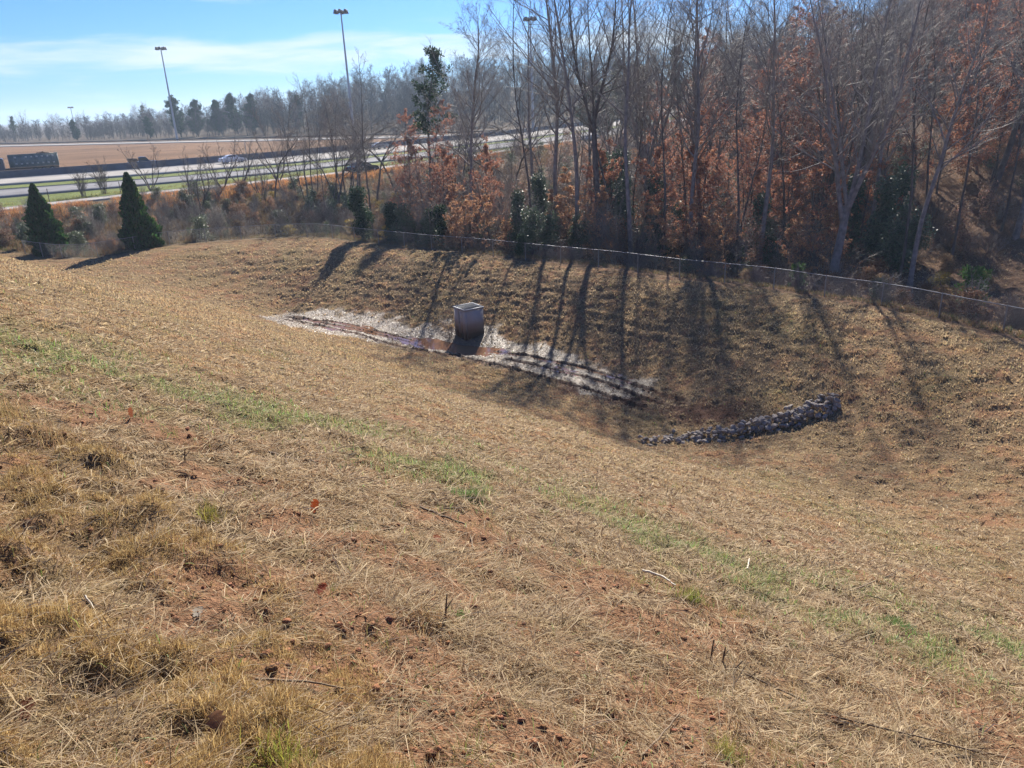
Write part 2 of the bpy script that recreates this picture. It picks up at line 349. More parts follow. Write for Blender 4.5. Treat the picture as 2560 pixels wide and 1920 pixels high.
def ground_mat():
    m = bpy.data.materials.new("ground_soil_and_thatch"); m.use_nodes = True
    t = m.node_tree; n = t.nodes; l = t.links; b = n["Principled BSDF"]
    a = n.new("ShaderNodeVertexColor"); a.layer_name = "Col"
    tcn = n.new("ShaderNodeTexCoord")
    def noise(s, d=6, r=0.6):
        x = n.new("ShaderNodeTexNoise"); x.inputs["Scale"].default_value = s; x.inputs["Detail"].default_value = d; x.inputs["Roughness"].default_value = r
        l.new(tcn.outputs["Object"], x.inputs["Vector"]); return x.outputs["Fac"]
    f1 = noise(9.0); f2 = noise(55.0)
    ad = n.new("ShaderNodeMath"); ad.operation = 'ADD'; l.new(f1, ad.inputs[0]); l.new(f2, ad.inputs[1])
    mr = n.new("ShaderNodeMapRange"); mr.inputs["From Min"].default_value = 0.7; mr.inputs["From Max"].default_value = 1.3; mr.inputs["To Min"].default_value = 0.35; mr.inputs["To Max"].default_value = 1.6
    l.new(ad.outputs[0], mr.inputs["Value"])
    vm = n.new("ShaderNodeVectorMath"); vm.operation = 'SCALE'; l.new(a.outputs[0], vm.inputs[0]); l.new(mr.outputs[0], vm.inputs["Scale"])
    l.new(vm.outputs[0], b.inputs["Base Color"])
    rr = n.new("ShaderNodeMapRange"); rr.inputs["To Min"].default_value = 0.95; rr.inputs["To Max"].default_value = 0.33
    l.new(a.outputs[1], rr.inputs["Value"]); l.new(rr.outputs[0], b.inputs["Roughness"])
    sp = n.new("ShaderNodeMapRange"); sp.inputs["To Min"].default_value = 0.05; sp.inputs["To Max"].default_value = 0.42
    l.new(a.outputs[1], sp.inputs["Value"]); l.new(sp.outputs[0], b.inputs["Specular IOR Level"])
    bp = n.new("ShaderNodeBump"); bp.inputs["Strength"].default_value = 0.9; bp.inputs["Distance"].default_value = 0.06
    l.new(ad.outputs[0], bp.inputs["Height"]); l.new(bp.outputs[0], b.inputs["Normal"])
    return m
me = npmesh("ground", V, [Fq], None, True, [ground_mat()])
a = me.color_attributes.new("Col", 'FLOAT_COLOR', 'POINT')
cc = np.concatenate([GC.reshape(-1, 3), GW.reshape(-1, 1)], 1).astype(np.float32); a.data.foreach_set("color", cc.ravel())
tag(link("ground", me), "red clay basin slopes under mown straw, wooded hill and flat highway land behind", None, None, "structure")
del GX, GY, GZ, V, Fq, GC, GW, cc
# ---------------------------------------------------------------- tubes and foliage
class Tubes:
    def __init__(s): s.g = []
    def add(s, P, Rr, sides):          # P (B,n,3), Rr (B,n)
        if len(P): s.g.append((np.asarray(P, float), np.asarray(Rr, float), sides))
    def line(s, pts, rad, sides=6):
        pts = np.asarray(pts, float); rad = np.broadcast_to(np.asarray(rad, float), (len(pts),)); s.add(pts[None], rad[None], sides)
    def build(s, col=None):
        Vs, Q, T, off = [], [], [], 0
        for P, Rr, k in s.g:
            B, n, _ = P.shape
            t = np.gradient(P, axis=1); t /= np.linalg.norm(t, axis=2, keepdims=True) + 1e-9
            ref = np.where(np.abs(t[:, :1, 2:3]) > 0.9, np.array([[[1., 0, 0]]]), np.array([[[0, 0, 1.]]]))
            ref = np.broadcast_to(ref, t.shape)
            a = np.cross(t, ref); a /= np.linalg.norm(a, axis=2, keepdims=True) + 1e-9
            b = np.cross(t, a)
            th = np.arange(k) * 2 * np.pi / k
            ring = P[:, :, None] + Rr[:, :, None, None] * (np.cos(th)[None, None, :, None] * a[:, :, None] + np.sin(th)[None, None, :, None] * b[:, :, None])
            Vs.append(ring.reshape(-1, 3))
            idx = off + np.arange(B * n * k).reshape(B, n, k)
            i0 = idx[:, :-1, :]; i1 = np.roll(idx, -1, 2)[:, :-1, :]; j1 = np.roll(idx, -1, 2)[:, 1:, :]; j0 = idx[:, 1:, :]
            Q.append(np.stack([i0, i1, j1, j0], -1).reshape(-1, 4))
            if k >= 4:
                if k == 4: Q.append(idx[:, -1, :].reshape(-1, 4))
            off += B * n * k
        return np.concatenate(Vs), [np.concatenate(Q)]
def unit(v): return v / (np.linalg.norm(v, axis=-1, keepdims=True) + 1e-9)
def grow(P, D, Ln, n, wob, trop, rg):
    pts = [P]; d = D
    for i in range(n):
        d = unit(d + rg.normal(0, wob, d.shape) + np.array([0, 0, trop]))
        P = P + d * (Ln / n)[:, None]; pts.append(P)
    return np.stack(pts, 1)
def sprout(pts, rad, k, t0, t1, ang, asd, rg):
    """k child starts on every parent: position, direction, t, local radius"""
    B, n, _ = pts.shape
    t = t0 + (t1 - t0) * (np.arange(k)[None] + rg.random((B, k))) / k
    f = t * (n - 1); i = np.minimum(f.astype(int), n - 2); fr = f - i
    bi = np.arange(B)[:, None]
    p = pts[bi, i] * (1 - fr)[..., None] + pts[bi, i + 1] * fr[..., None]
    tg = unit(pts[bi, i + 1] - pts[bi, i])
    r = rad[bi, i] * (1 - fr) + rad[bi, i + 1] * fr
    q = rg.normal(size=tg.shape); q = unit(q - (q * tg).sum(-1, keepdims=True) * tg)
    a = np.radians(rg.normal(ang, asd, (B, k)))[..., None]
    d = tg * np.cos(a) + q * np.sin(a)
    return p.reshape(-1, 3), d.reshape(-1, 3), t.reshape(-1), r.reshape(-1)
def leafquads(C, size, rg, flat=0.0, up=0.0, asp=0.6):
    """one bent leaf (two triangles) per centre"""
    n = len(C); size = np.broadcast_to(size, (n,))
    a = unit(rg.normal(size=(n, 3)) * np.array([1, 1, 1 - flat]) + np.array([0, 0, up])); b = rg.normal(size=(n, 3)); b = unit(b - (b * a).sum(-1, keepdims=True) * a)
    a = a * size[:, None] * 0.5; b = b * size[:, None] * 0.5 * asp
    V = np.stack([C - a, C + b, C + a, C - b], 1).reshape(-1, 3)
    F = np.arange(n * 4).reshape(n, 4)
    return V, F
def leafcol(n, base, rg, var=0.35, hue=0.12, per=4):
    c = np.array(base)[None] * (1 + rg.uniform(-var, var, (n, 1))) * (1 + rg.uniform(-hue, hue, (n, 3)))
    return np.repeat(np.clip(c, 0.005, 1), per, 0)
BARK = mat("grey_bark", (0.235, 0.205, 0.185), 0.9, noise=(3.0, 0.35), bump=(14, 0.5))
BARKD = mat("dark_bark", (0.12, 0.098, 0.085), 0.9, noise=(3.0, 0.3), bump=(14, 0.5))
TWIG = mat("bare_twigs", (0.23, 0.20, 0.175), 0.6, spec=.25, noise=(0.8, 0.25))
TWIGR = mat("reddish_twigs", (0.21, 0.155, 0.13), 0.6, spec=.25, noise=(0.8, 0.25))
LEAF = mat("leaves", attr=True, rough=0.55, trans=0.35, spec=0.35)
NEED = mat("needles", attr=True, rough=0.6, trans=0.30, spec=0.25)
HOLLY = mat("glossy_evergreen_leaves", attr=True, rough=0.5, trans=0.2, spec=0.4)
DRYL = mat("dry_leaves", attr=True, rough=0.6, trans=0.48, spec=0.35)
class Proto:
    def __init__(s): s.m = {}
PROTO = {}
def bare_tree(seed, h, r0, f0=0.4, n1=22, a1=38, l1=0.30, trop=0.10, wob=0.05, n2=7, n3=5, n4=4, stems=1, spread=0.0, lean=(0, 0), a2=38, tw=1.0, split=None, leaf=None, nleaf=0, lsize=0.1, n4l=0.55):
    rg = np.random.default_rng(seed)
    T, W = Tubes(), Tubes()
    St = []
    if split is None:
        P = rg.normal(0, 0.12 if stems > 1 else 0, (stems, 3)) * np.array([1, 1, 0]); D = np.zeros((stems, 3)); D[:, 2] = 1
        az = rg.uniform(0, 6.28) + np.arange(stems) * 2 * np.pi / stems
        D[:, 0] = np.cos(az) * spread * rg.uniform(.6, 1.3, stems) + lean[0]; D[:, 1] = np.sin(az) * spread * rg.uniform(.6, 1.3, stems) + lean[1]
        Ln = h * rg.uniform(0.85 if stems > 1 else 1, 1.0, stems)
        pts = grow(P, unit(D), Ln, 16, wob, 0.02 + 0.06 * (spread > 0), rg)
        u = np.linspace(0, 1, 17)
        rad = r0 * (1 - 0.88 * u ** 0.9)[None] * rg.uniform(.75, 1, (stems, 1)) + 0.25 * r0 * np.exp(-u / 0.03)[None]
        T.add(pts, rad, 8)
    else:                              # a trunk that forks into several rising stems
        pts0 = grow(np.zeros((1, 3)), unit(np.array([[lean[0], lean[1], 1.0]])), np.array([h * split[0]]), 6, wob * .6, 0.0, rg)
        u = np.linspace(0, 1, 7); rad0 = (r0 * (1 - 0.25 * u) + 0.3 * r0 * np.exp(-u / 0.08))[None]
        T.add(pts0, rad0, 9)
        k = split[1]; az = rg.uniform(0, 6.28) + np.arange(k) * 2 * np.pi / k
        D = np.stack([np.cos(az) * spread, np.sin(az) * spread, np.ones(k)], 1) * rg.uniform(.8, 1.2, (k, 1))
        t = rg.uniform(0.75, 0.99, k); t[0] = 1.0; ii = np.minimum((t * 6).astype(int), 5); fr = (t * 6 - ii)[:, None]
        P = pts0[0, ii] * (1 - fr) + pts0[0, ii + 1] * fr
        pts = grow(P, unit(D), np.full(k, h * (1 - split[0])) * rg.uniform(.85, 1, k), 14, wob, 0.07, rg)
        u = np.linspace(0, 1, 15); rad = r0 * 0.62 * (1 - 0.88 * u ** 0.9)[None] * rg.uniform(.7, 1, (k, 1))
        T.add(pts, rad, 7); f0 = 0.12
    p, d, t, r = sprout(pts, rad, n1, f0, 0.98, a1, 9, rg)
    ln = h * l1 * (1.05 - 0.75 * ((t - f0) / (1 - f0)) ** 1.2) * rg.uniform(0.55, 1.15, len(t)) * (0.55 + 0.45 * np.minimum((t - f0) / 0.12 + .3, 1))
    if stems > 1 or split: ln = ln * 0.72
    q1 = grow(p, d, ln, 7, 0.10, trop, rg)
    u = np.linspace(0, 1, 8)[None]; r1 = np.maximum(r * 0.5, 0.012)[:, None] * (1 - 0.8 * u)
    T.add(q1, r1, 5)
    p, d, t, r = sprout(q1, r1, n2, 0.18, 1.0, a2, 12, rg)
    par = np.repeat(ln, n2); l2 = par * 0.46 * (1.1 - 0.6 * t) * rg.uniform(.5, 1.2, len(t))
    q2 = grow(p, d, l2, 5, 0.12, trop * 0.9, rg)
    u = np.linspace(0, 1, 6)[None]; r2 = np.maximum(r * 0.5, 0.0062 * tw)[:, None] * (1 - 0.6 * u)
    W.add(q2, r2, 4)
    p, d, t, r = sprout(q2, r2, n3, 0.2, 1.0, a2, 14, rg)
    l3 = np.repeat(l2, n3) * 0.55 * (1.1 - 0.5 * t) * rg.uniform(.5, 1.2, len(t))
    q3 = grow(p, d, l3, 3, 0.13, trop * 0.8, rg)
    u = np.linspace(0, 1, 4)[None]; r3 = np.full((len(t), 1), 0.0048 * tw) * (1 - 0.45 * u)
    W.add(q3, r3, 3)
    tips = q3
    if n4:
        p, d, t, r = sprout(q3, r3, n4, 0.25, 1.0, a2, 14, rg)
        l4 = np.repeat(l3, n4) * n4l * rg.uniform(.5, 1.2, len(t))
        q4 = grow(p, d, l4, 2, 0.13, trop * 0.8, rg)
        W.add(q4, np.full((len(t), 3), 0.0034 * tw) * np.array([1, .8, .5]), 3); tips = q4
    out = {"trunk": T.build(), "twigs": W.build()}
    if leaf is not None:
        k = rg.integers(0, len(tips), nleaf); s = rg.integers(0, tips.shape[1], nleaf)
        C = tips[k, s] + rg.normal(0, 0.05, (nleaf, 3))
        Vl, Fl = leafquads(C, lsize * rg.uniform(.6, 1.3, nleaf), rg, 0.3)
        out["foliage"] = (Vl, [Fl], leafcol(nleaf, leaf, rg))
    return out
def make_proto(name, parts, mats_):
    PROTO[name] = [(pn, npmesh(pn, d[0], d[1], d[2] if len(d) > 2 else None, pn in ("trunk", "stem"), [mats_[pn]])) for pn, d in parts.items()]
def place(kind, name, loc, label, cat, group=None, s=1.0, rz=0.0, tilt=(0, 0), sz=None):
    e = empty(name, loc, rz, s)
    if sz: e.scale = (s, s, sz)
    e.rotation_euler = (Matrix.Rotation(tilt[1], 3, "Y") @ Matrix.Rotation(tilt[0], 3, "X") @ Matrix.Rotation(rz, 3, "Z")).to_euler()
    tag(e, label, cat, group)
    for pn, me in PROTO[kind]: link(pn, me, e)
    return e
mt = {"trunk": BARK, "twigs": TWIG, "foliage": DRYL}
mtd = {"trunk": BARKD, "twigs": TWIG, "foliage": DRYL}
mtr = {"trunk": BARKD, "twigs": TWIGR, "foliage": DRYL}
make_proto("tall_a", bare_tree(11, 20, 0.20, 0.40, 26, 42, 0.36, 0.075, n4=5), mt)
make_proto("tall_b", bare_tree(12, 21, 0.22, 0.33, 28, 44, 0.34, 0.08, wob=0.06, n4=5), mt)
make_proto("fork_c", bare_tree(13, 22, 0.30, n1=17, a1=40, l1=0.38, trop=0.07, spread=0.36, split=(0.24, 4), n2=7), mt)
make_proto("fork_d", bare_tree(14, 20, 0.22, n1=18, a1=42, l1=0.40, trop=0.07, spread=0.30, split=(0.42, 3), n2=7, n4=5), mtd)
make_proto("round_e", bare_tree(15, 19, 0.20, 0.34, 36, 46, 0.42, 0.08, n2=8, n3=6, n4=5, tw=1.3), mt)
make_proto("slim_f", bare_tree(16, 15, 0.10, 0.36, 18, 46, 0.25, 0.06, n2=6, n3=4, n4=3, wob=0.05), mtd)
make_proto("slim_g", bare_tree(17, 12, 0.085, 0.22, 24, 46, 0.30, 0.06, n2=7, n3=4, n4=4, wob=0.10), mtr)
make_proto("multi_h", bare_tree(18, 6.0, 0.085, 0.2, 11, 44, 0.40, 0.05, wob=.10, stems=5, spread=0.85, n2=6, n3=4, n4=3, tw=1.2), mtd)
make_proto("multi_i", bare_tree(19, 5.0, 0.075, 0.2, 10, 44, 0.40, 0.06, wob=.10, stems=4, spread=0.7, n2=5, n3=4, n4=3, tw=1.2), mtr)
make_proto("crook_j", bare_tree(20, 13, 0.14, 0.3, 18, 46, 0.34, 0.10, wob=0.12, n2=7, n3=5, n4=3), mtd)
RUS = (0.38, 0.175, 0.105)
make_proto("beech_a", bare_tree(31, 9, 0.085, 0.08, 26, 62, 0.34, 0.0, n2=8, n3=4, n4=2, leaf=RUS, nleaf=6500, lsize=0.13, wob=0.05), mtr)
make_proto("beech_b", bare_tree(32, 6, 0.06, 0.05, 22, 60, 0.40, 0.0, n2=7, n3=4, n4=2, leaf=(0.46, 0.25, 0.135), nleaf=4500, lsize=0.12), mtr)
make_proto("beech_c", bare_tree(33, 13, 0.12, 0.15, 28, 55, 0.30, 0.02, n2=8, n3=4, n4=2, leaf=(0.36, 0.165, 0.105), nleaf=7500, lsize=0.14), mtr)
make_proto("oak_d", bare_tree(34, 17, 0.17, 0.30, 26, 45, 0.28, 0.06, n2=7, n3=4, n4=2, leaf=(0.24, 0.11, 0.075), nleaf=5000, lsize=0.15), mtr)
def evergreen_bush(seed, h, wd, n, col, lsize, lobes=9, up=0.2):
    rg = np.random.default_rng(seed); T = Tubes(); Cs = []
    for i in range(lobes):
        z = h * (0.15 + 0.8 * (i + rg.random()) / lobes); rr = wd * (1.05 - z / h) ** 0.6 * 0.6
        az = rg.uniform(0, 6.28); c = np.array([math.cos(az) * rr * rg.uniform(.3, 1), math.sin(az) * rr * rg.uniform(.3, 1), z])
        T.line([(0, 0, 0), (c[0] * .3, c[1] * .3, z * .45), c], [0.03, 0.02, 0.006], 4)
        k = n // lobes; q = unit(rg.normal(size=(k, 3))) * (rg.random((k, 1)) ** 0.45) * np.array([wd * .42, wd * .42, h * 0.16]) * rg.uniform(.7, 1.2)
        Cs.append(c + q)
    C = np.concatenate(Cs); C = C[C[:, 2] > 0.03]
    Vl, Fl = leafquads(C, lsize * rg.uniform(.6, 1.3, len(C)), rg, 0.2, up)
    return {"stem": T.build(), "foliage": (Vl, [Fl], leafcol(len(C), col, rg))}
make_proto("holly_a", evergreen_bush(41, 5.0, 1.5, 5200, (0.085, 0.125, 0.075), 0.15, 12), {"stem": BARKD, "foliage": HOLLY})
make_proto("holly_b", evergreen_bush(42, 3.2, 1.5, 4200, (0.10, 0.14, 0.08), 0.13, 10), {"stem": BARKD, "foliage": HOLLY})
make_proto("cedar_c", evergreen_bush(43, 4.0, 1.4, 6500, (0.030, 0.062, 0.030), 0.15, 12, 0.8), {"stem": BARKD, "foliage": NEED})
make_proto("privet_d", evergreen_bush(44, 2.2, 1.7, 4200, (0.12, 0.145, 0.075), 0.10, 10), {"stem": BARKD, "foliage": HOLLY})
make_proto("gold_e", evergreen_bush(45, 1.4, 1.4, 2600, (0.33, 0.24, 0.05), 0.09, 8), {"stem": BARKD, "foliage": LEAF})
make_proto("tan_f", evergreen_bush(46, 1.8, 1.3, 3200, (0.25, 0.165, 0.095), 0.09, 9, 0.6), {"stem": BARKD, "foliage": DRYL})
make_proto("brown_g", evergreen_bush(47, 1.9, 1.6, 3000, (0.15, 0.085, 0.055), 0.09, 9, 0.4), {"stem": BARKD, "foliage": DRYL})
def cone_tree(seed, h, wd, n):
    rg = np.random.default_rng(seed); T = Tubes(); T.line([(0, 0, 0), (0.05, 0, h * .5), (0, 0.03, h * .97)], [0.13, 0.08, 0.01], 7)
    z = rg.random(n) ** 1.15; az = rg.uniform(0, 6.28, n)
    prof = np.where(z < 0.16, 0.72 + 0.28 * z / 0.16, (1 - (z - 0.16) / 0.84) ** 0.72)
    lob = 1 + 0.20 * np.sin(az * 3 + z * 9 + seed) * np.sin(z * 14 + az) + 0.10 * np.sin(az * 7 + z * 31) + 0.75 * (vnoise(az * 2.2, z * 11, seed) - .5) + 0.35 * (vnoise(az * 5, z * 26, seed + 1) - .5) + .16 * np.cos(az - seed) * (z < .45)
    rr = wd * prof * lob * (0.35 + 0.65 * rg.random(n) ** 0.35) + 0.03
    C = np.stack([np.cos(az) * rr, np.sin(az) * rr, z * h * 0.985 + 0.05], 1)
    out = np.stack([np.cos(az), np.sin(az), np.full(n, 1.5)], 1)
    a = unit(out + rg.normal(0, .35, (n, 3))); b = rg.normal(size=(n, 3)); b = unit(b - (b * a).sum(-1, keepdims=True) * a)
    s = (0.27 * rg.uniform(.5, 1.6, n) * (1 - 0.45 * z))[:, None]
    V = np.stack([C - a * s * .5, C + b * s * .26, C + a * s * .6, C - b * s * .26], 1).reshape(-1, 3)
    return {"trunk": T.build(), "foliage": (V, [np.arange(n * 4).reshape(n, 4)], np.where(np.repeat(rg.random(n) < .10, 4)[:, None], np.array([[.075, .07, .03]]), leafcol(n, (0.036, 0.085, 0.022), rg, 0.65)))}
make_proto("cone_a", cone_tree(51, 6.2, 1.32, 15000), {"trunk": BARKD, "foliage": NEED})
make_proto("cone_b", cone_tree(52, 6.6, 1.42, 16000), {"trunk": BARKD, "foliage": NEED})
def pine_tree(seed, h, r0, f0, nb, bl, nclump, col, wob=0.03, lean=(0, 0), nn=26, ns=0.34):
    rg = np.random.default_rng(seed); T = Tubes()
    pts = grow(np.zeros((1, 3)), unit(np.array([[lean[0], lean[1], 1.]])), np.array([h]), 14, wob, 0.01, rg)
    rad = (r0 * (1 - 0.9 * np.linspace(0, 1, 15)))[None]; T.add(pts, rad, 8)
    p, d, t, r = sprout(pts, rad, nb, f0, 0.99, 72, 10, rg)
    ln = bl * (1.0 - 0.75 * ((t - f0) / (1 - f0)) ** 1.5) * rg.uniform(.45, 1.15, nb) * (0.5 + 0.5 * np.minimum((t - f0) / .15 + .2, 1))
    q = grow(p, d, ln, 5, 0.10, 0.07, rg); T.add(q, np.maximum(r * .35, .012)[:, None] * (1 - .8 * np.linspace(0, 1, 6))[None], 4)
    k = rg.integers(0, nb, nclump); u = 1 + rg.random(nclump) * 4; i = np.minimum(u.astype(int), 4); fr = (u - i)[:, None]
    C = q[k, i] * (1 - fr) + q[k, i + 1] * fr + rg.normal(0, .22, (nclump, 3)) * np.array([1, 1, .6])
    CC = np.repeat(C, nn, 0); n = len(CC)
    a = unit(rg.normal(size=(n, 3)) + np.array([0, 0, .35])); b = rg.normal(size=(n, 3)); b = unit(b - (b * a).sum(-1, keepdims=True) * a)
    s = ns * rg.uniform(.6, 1.2, (n, 1))
    V = np.stack([CC + a * s * .1, CC + a * s + b * s * .13, CC + a * s - b * s * .13], 1).reshape(-1, 3)
    return {"trunk": T.build(), "foliage": (V, [np.arange(n * 3).reshape(n, 3)], leafcol(n, col, rg, 0.4, 0.1, 3))}
PG = (0.045, 0.080, 0.030)
make_proto("pine_a", pine_tree(61, 16, 0.2, 0.42, 46, 3.2, 420, PG), {"trunk": BARKD, "foliage": NEED})
make_proto("pine_b", pine_tree(62, 18, 0.2, 0.55, 40, 3.4, 380, PG, wob=0.05), {"trunk": BARKD, "foliage": NEED})
make_proto("pine_c", pine_tree(63, 15, 0.16, 0.48, 34, 2.7, 210, (0.035, 0.065, 0.028), wob=0.06, lean=(-0.16, 0)), {"trunk": BARKD, "foliage": NEED})
make_proto("pine_y", pine_tree(64, 3.2, 0.05, 0.12, 26, 1.0, 150, (0.085, 0.17, 0.04), nn=26, ns=0.30), {"trunk": BARKD, "foliage": NEED})
make_proto("pine_d", pine_tree(65, 13, 0.2, 0.10, 64, 4.8, 1000, (0.032, 0.062, 0.030), ns=0.50), {"trunk": BARKD, "foliage": NEED})
def twig_bush(seed, h, n, spread, tw=1.0):
    rg = np.random.default_rng(seed); W = Tubes()
    P = rg.normal(0, 0.15, (n, 3)) * np.array([1, 1, 0]); D = unit(np.stack([rg.normal(0, spread, n), rg.normal(0, spread, n), np.ones(n)], 1))
    ln = h * rg.uniform(.6, 1.05, n); q = grow(P, D, ln, 6, .10, .05, rg); u = np.linspace(0, 1, 7)[None]
    r = np.full((n, 1), .018 * tw) * (1 - .7 * u); W.add(q, r, 4)
    p, d, t, rr = sprout(q, r, 8, .2, 1, 38, 12, rg); l2 = np.repeat(ln, 8) * .35 * rg.uniform(.4, 1.1, len(t)); q2 = grow(p, d, l2, 4, .12, .06, rg)
    r2 = np.full((len(t), 5), .008 * tw); W.add(q2, r2, 3)
    p, d, t, rr = sprout(q2, r2, 4, .2, 1, 40, 12, rg); q3 = grow(p, d, np.repeat(l2, 4) * .5, 2, .12, .05, rg); W.add(q3, np.full((len(t), 3), .005 * tw), 3)
    return {"stem": W.build()}
make_proto("twig_a", twig_bush(71, 2.6, 16, 0.45), {"stem": TWIG})
make_proto("twig_b", twig_bush(72, 3.4, 14, 0.16, 1.6), {"stem": BARKD})
make_proto("twig_c", twig_bush(73, 1.8, 22, 0.6), {"stem": TWIGR})
# ---------------------------------------------------------------- planting
def gz(x, y): return H1(x, y)
def atdist(px, Y, py=500):             # the spot on the ground under bearing px at depth Y
    d = ray(px, py); x = d[0] * Y / d[1]; return (x, Y, gz(x, Y) - 0.06)
prng = random.Random(5)
# single trees one can point to: kind, bearing of the foot (px), depth, scale, tilt, label
def tree_at(kind, px, py, Y, s, label, cat="tree", name="bare_tree", group=None, tilt=(0, 0), rz=None, sz=None):
    if kind == 'round_e' and 'round crown' not in label and py == 540: s *= .68
    return place(kind, name, atdist(px, Y, py), label, cat, group, s, prng.uniform(0, 6.28) if rz is None else rz, tilt, sz)
G1 = "bare trees along the edge of the wood behind the fence"
tree_at("round_e", 1178, 600, 66, 0.93, "tall bare tree with the broad round crown standing clear against the sky", group=G1, rz=1.0)
tree_at("slim_f", 935, 585, 70, 1.05, "thin bare pole tree with few short side twigs left of the leaning pine", group=G1, tilt=(0, R(-2)))
tree_at("tall_a", 1440, 630, 60, 1.12, "slim straight bare tree left of the pair of twin trunks behind the fence", group=G1)
tree_at("tall_b", 1395, 630, 64, 1.15, "bare tree at the left end of the tall dense row", group=G1)
tree_at("fork_d", 1500, 640, 60, 1.18, "tall bare tree forking high into three stems above the sunlit orange leaves", group=G1)
tree_at("tall_a", 1578, 655, 56, 1.08, "thick straight grey trunk rising right behind the fence at the picture's middle right", group=G1, rz=2.2)
tree_at("tall_b", 1718, 660, 58, 1.08, "straight bare tree beside the reddish trunk in the wood", group=G1, rz=4.0)
tree_at("round_e", 1752, 650, 60, 1.1, "bare tree with reddish lower trunk and wide fan of branches", group=G1, rz=3.0)
tree_at("slim_f", 1838, 660, 56, 1.3, "dark slender bare trunk left of the big many-stemmed tree", group=G1)
tree_at("tall_a", 1895, 670, 57, 1.12, "bare trunk next left of the big many-stemmed tree", group=G1, rz=5.0)
tree_at("fork_c", 2080, 680, 52, 1.05, "big pale grey tree whose trunk splits low into a fan of tall stems", group=G1, rz=0.5)
tree_at("tall_b", 2160, 650, 60, 1.0, "leaning pale trunk just right of the many-stemmed tree", group=G1, tilt=(0, R(4)), rz=1.2)
tree_at("tall_a", 2275, 720, 49, 0.98, "slim straight trunk in front of the sunlit leaf bank at the right", group=G1, rz=0.3)
tree_at("slim_f", 2040, 660, 58, 1.2, "thin dark trunk touching the left side of the many-stemmed tree", group=G1)
tree_at("fork_d", 2440, 640, 62, 1.15, "bare forked tree near the right edge leaning right", group=G1, tilt=(0, R(8)), rz=2.0)
tree_at("tall_b", 2530, 640, 58, 1.1, "bare tree standing closest to the right edge of the picture", group=G1, rz=2.6)
tree_at("crook_j", 1290, 470, 92, 0.75, "crooked leaning bare tree before the pale road right of the round-crowned tree", group=G1, tilt=(0, R(-20)))
tree_at("crook_j", 1110, 520, 84, 0.8, "crooked dark bare tree leaning left below the pine crown", group=G1, tilt=(0, R(-14)), rz=2.0)
tree_at("slim_g", 1060, 580, 66, 0.8, "thin dark sapling crossing in front of russet leaves left of the round-crowned tree", group=G1, tilt=(0, R(-10)))
tree_at("slim_f", 1228, 610, 60, 0.66, "short dark leaning sapling at the foot of the round-crowned tree", group=G1, tilt=(0, R(-6)))
tree_at("slim_f", 815, 540, 82, 0.72, "small bare tree with close upright twigs left of the thin pole tree", group=G1)
tree_at("slim_g", 770, 520, 88, 0.95, "leftmost of the small bare trees on the brushy bank", group=G1)
tree_at("slim_f", 850, 540, 84, 0.8, "bare sapling standing between thin pole tree and its left neighbour", group=G1, rz=1.6)
tree_at("tall_b", 1340, 560, 78, 0.95, "bare tree in the gap between round crown and the dense row", group=G1, rz=0.7)
tree_at("pine_c", 1092, 520, 80, 1.10, "dark pine with a sparse ragged crown leaning left above bare trees", name="pine_tree", group=None, tilt=(0, R(-3)), rz=0.0)
for px, Y, k, s, rz, lab in [(745, 92, "slim_g", 1.05, 1, "leftmost tall of the thin bare trees grouped before the highway"), (790, 90, "slim_f", .95, 2, "thin bare tree in the group before the highway, with pale bark low down"), (835, 86, "slim_g", 1.1, 3, "thin dark bare tree in the middle of the group before the highway"), (868, 90, "crook_j", .8, 4, "crooked thin bare tree at the right of the group before the highway"), (715, 96, "slim_g", .9, 5, "smaller bare tree left of the group before the highway"), (905, 80, "slim_g", .8, 0, "thin bare sapling just left of the foot of the thin pole tree")]:
    tree_at(k, px, 540, Y, s, lab, group=G1, rz=rz)
G2 = "bare shrubby trees along the path by the highway"
for px, Y, k, s, lab in [(490, 86, "multi_h", 1.25, "wide many-stemmed bare tree in front of the path, largest of the roadside ones"), (378, 100, "multi_i", 1.3, "bare roadside shrub tree right of the taller cone evergreen's tip"),
                         (607, 103, "multi_h", 1.1, "bare tree of few leaning stems on the green verge below the white car"), (700, 105, "multi_i", 1.45, "bare fan-shaped tree on the verge right of the white car"),
                         (655, 92, "multi_h", 1.0, "bare many-stemmed tree on the brush below the verge"), (560, 97, "multi_i", 1.3, "leaning two-stemmed bare tree at the path edge")]:
    tree_at(k, px, 480, Y, s, lab, "tree", "bare_shrub_tree", G2)
for i in range(20):
    px = 1345 + i * 61 + prng.uniform(-22, 22); Y = prng.uniform(57, 74) - (px > 2100) * 4
    tree_at('slim_f', px, 620, Y, prng.uniform(1.05, 1.4), 'slender straight grey trunk standing among taller trees just behind the fence', group='slender trunks behind the fence', tilt=(R(prng.gauss(0, 2)), R(prng.gauss(0, 3))))
for i in range(26):
    px = prng.uniform(690, 985) if i < 12 else prng.uniform(1000, 1400); Y = prng.uniform(80, 100) if i < 12 else prng.uniform(74, 112)
    tree_at(prng.choice(['slim_g', 'crook_j', 'crook_j', 'round_e']), px, 540, Y, prng.uniform(.8, 1.08) * (1 if i < 12 else 1.02), 'bare tree in the loose clump between the highway verge and the round-crowned tree' if i < 12 else 'bare tree in the thicket behind and right of the round-crowned tree', group='bare trees of the clump left of centre' if i < 12 else 'bare trees behind the round-crowned tree', sz=None)
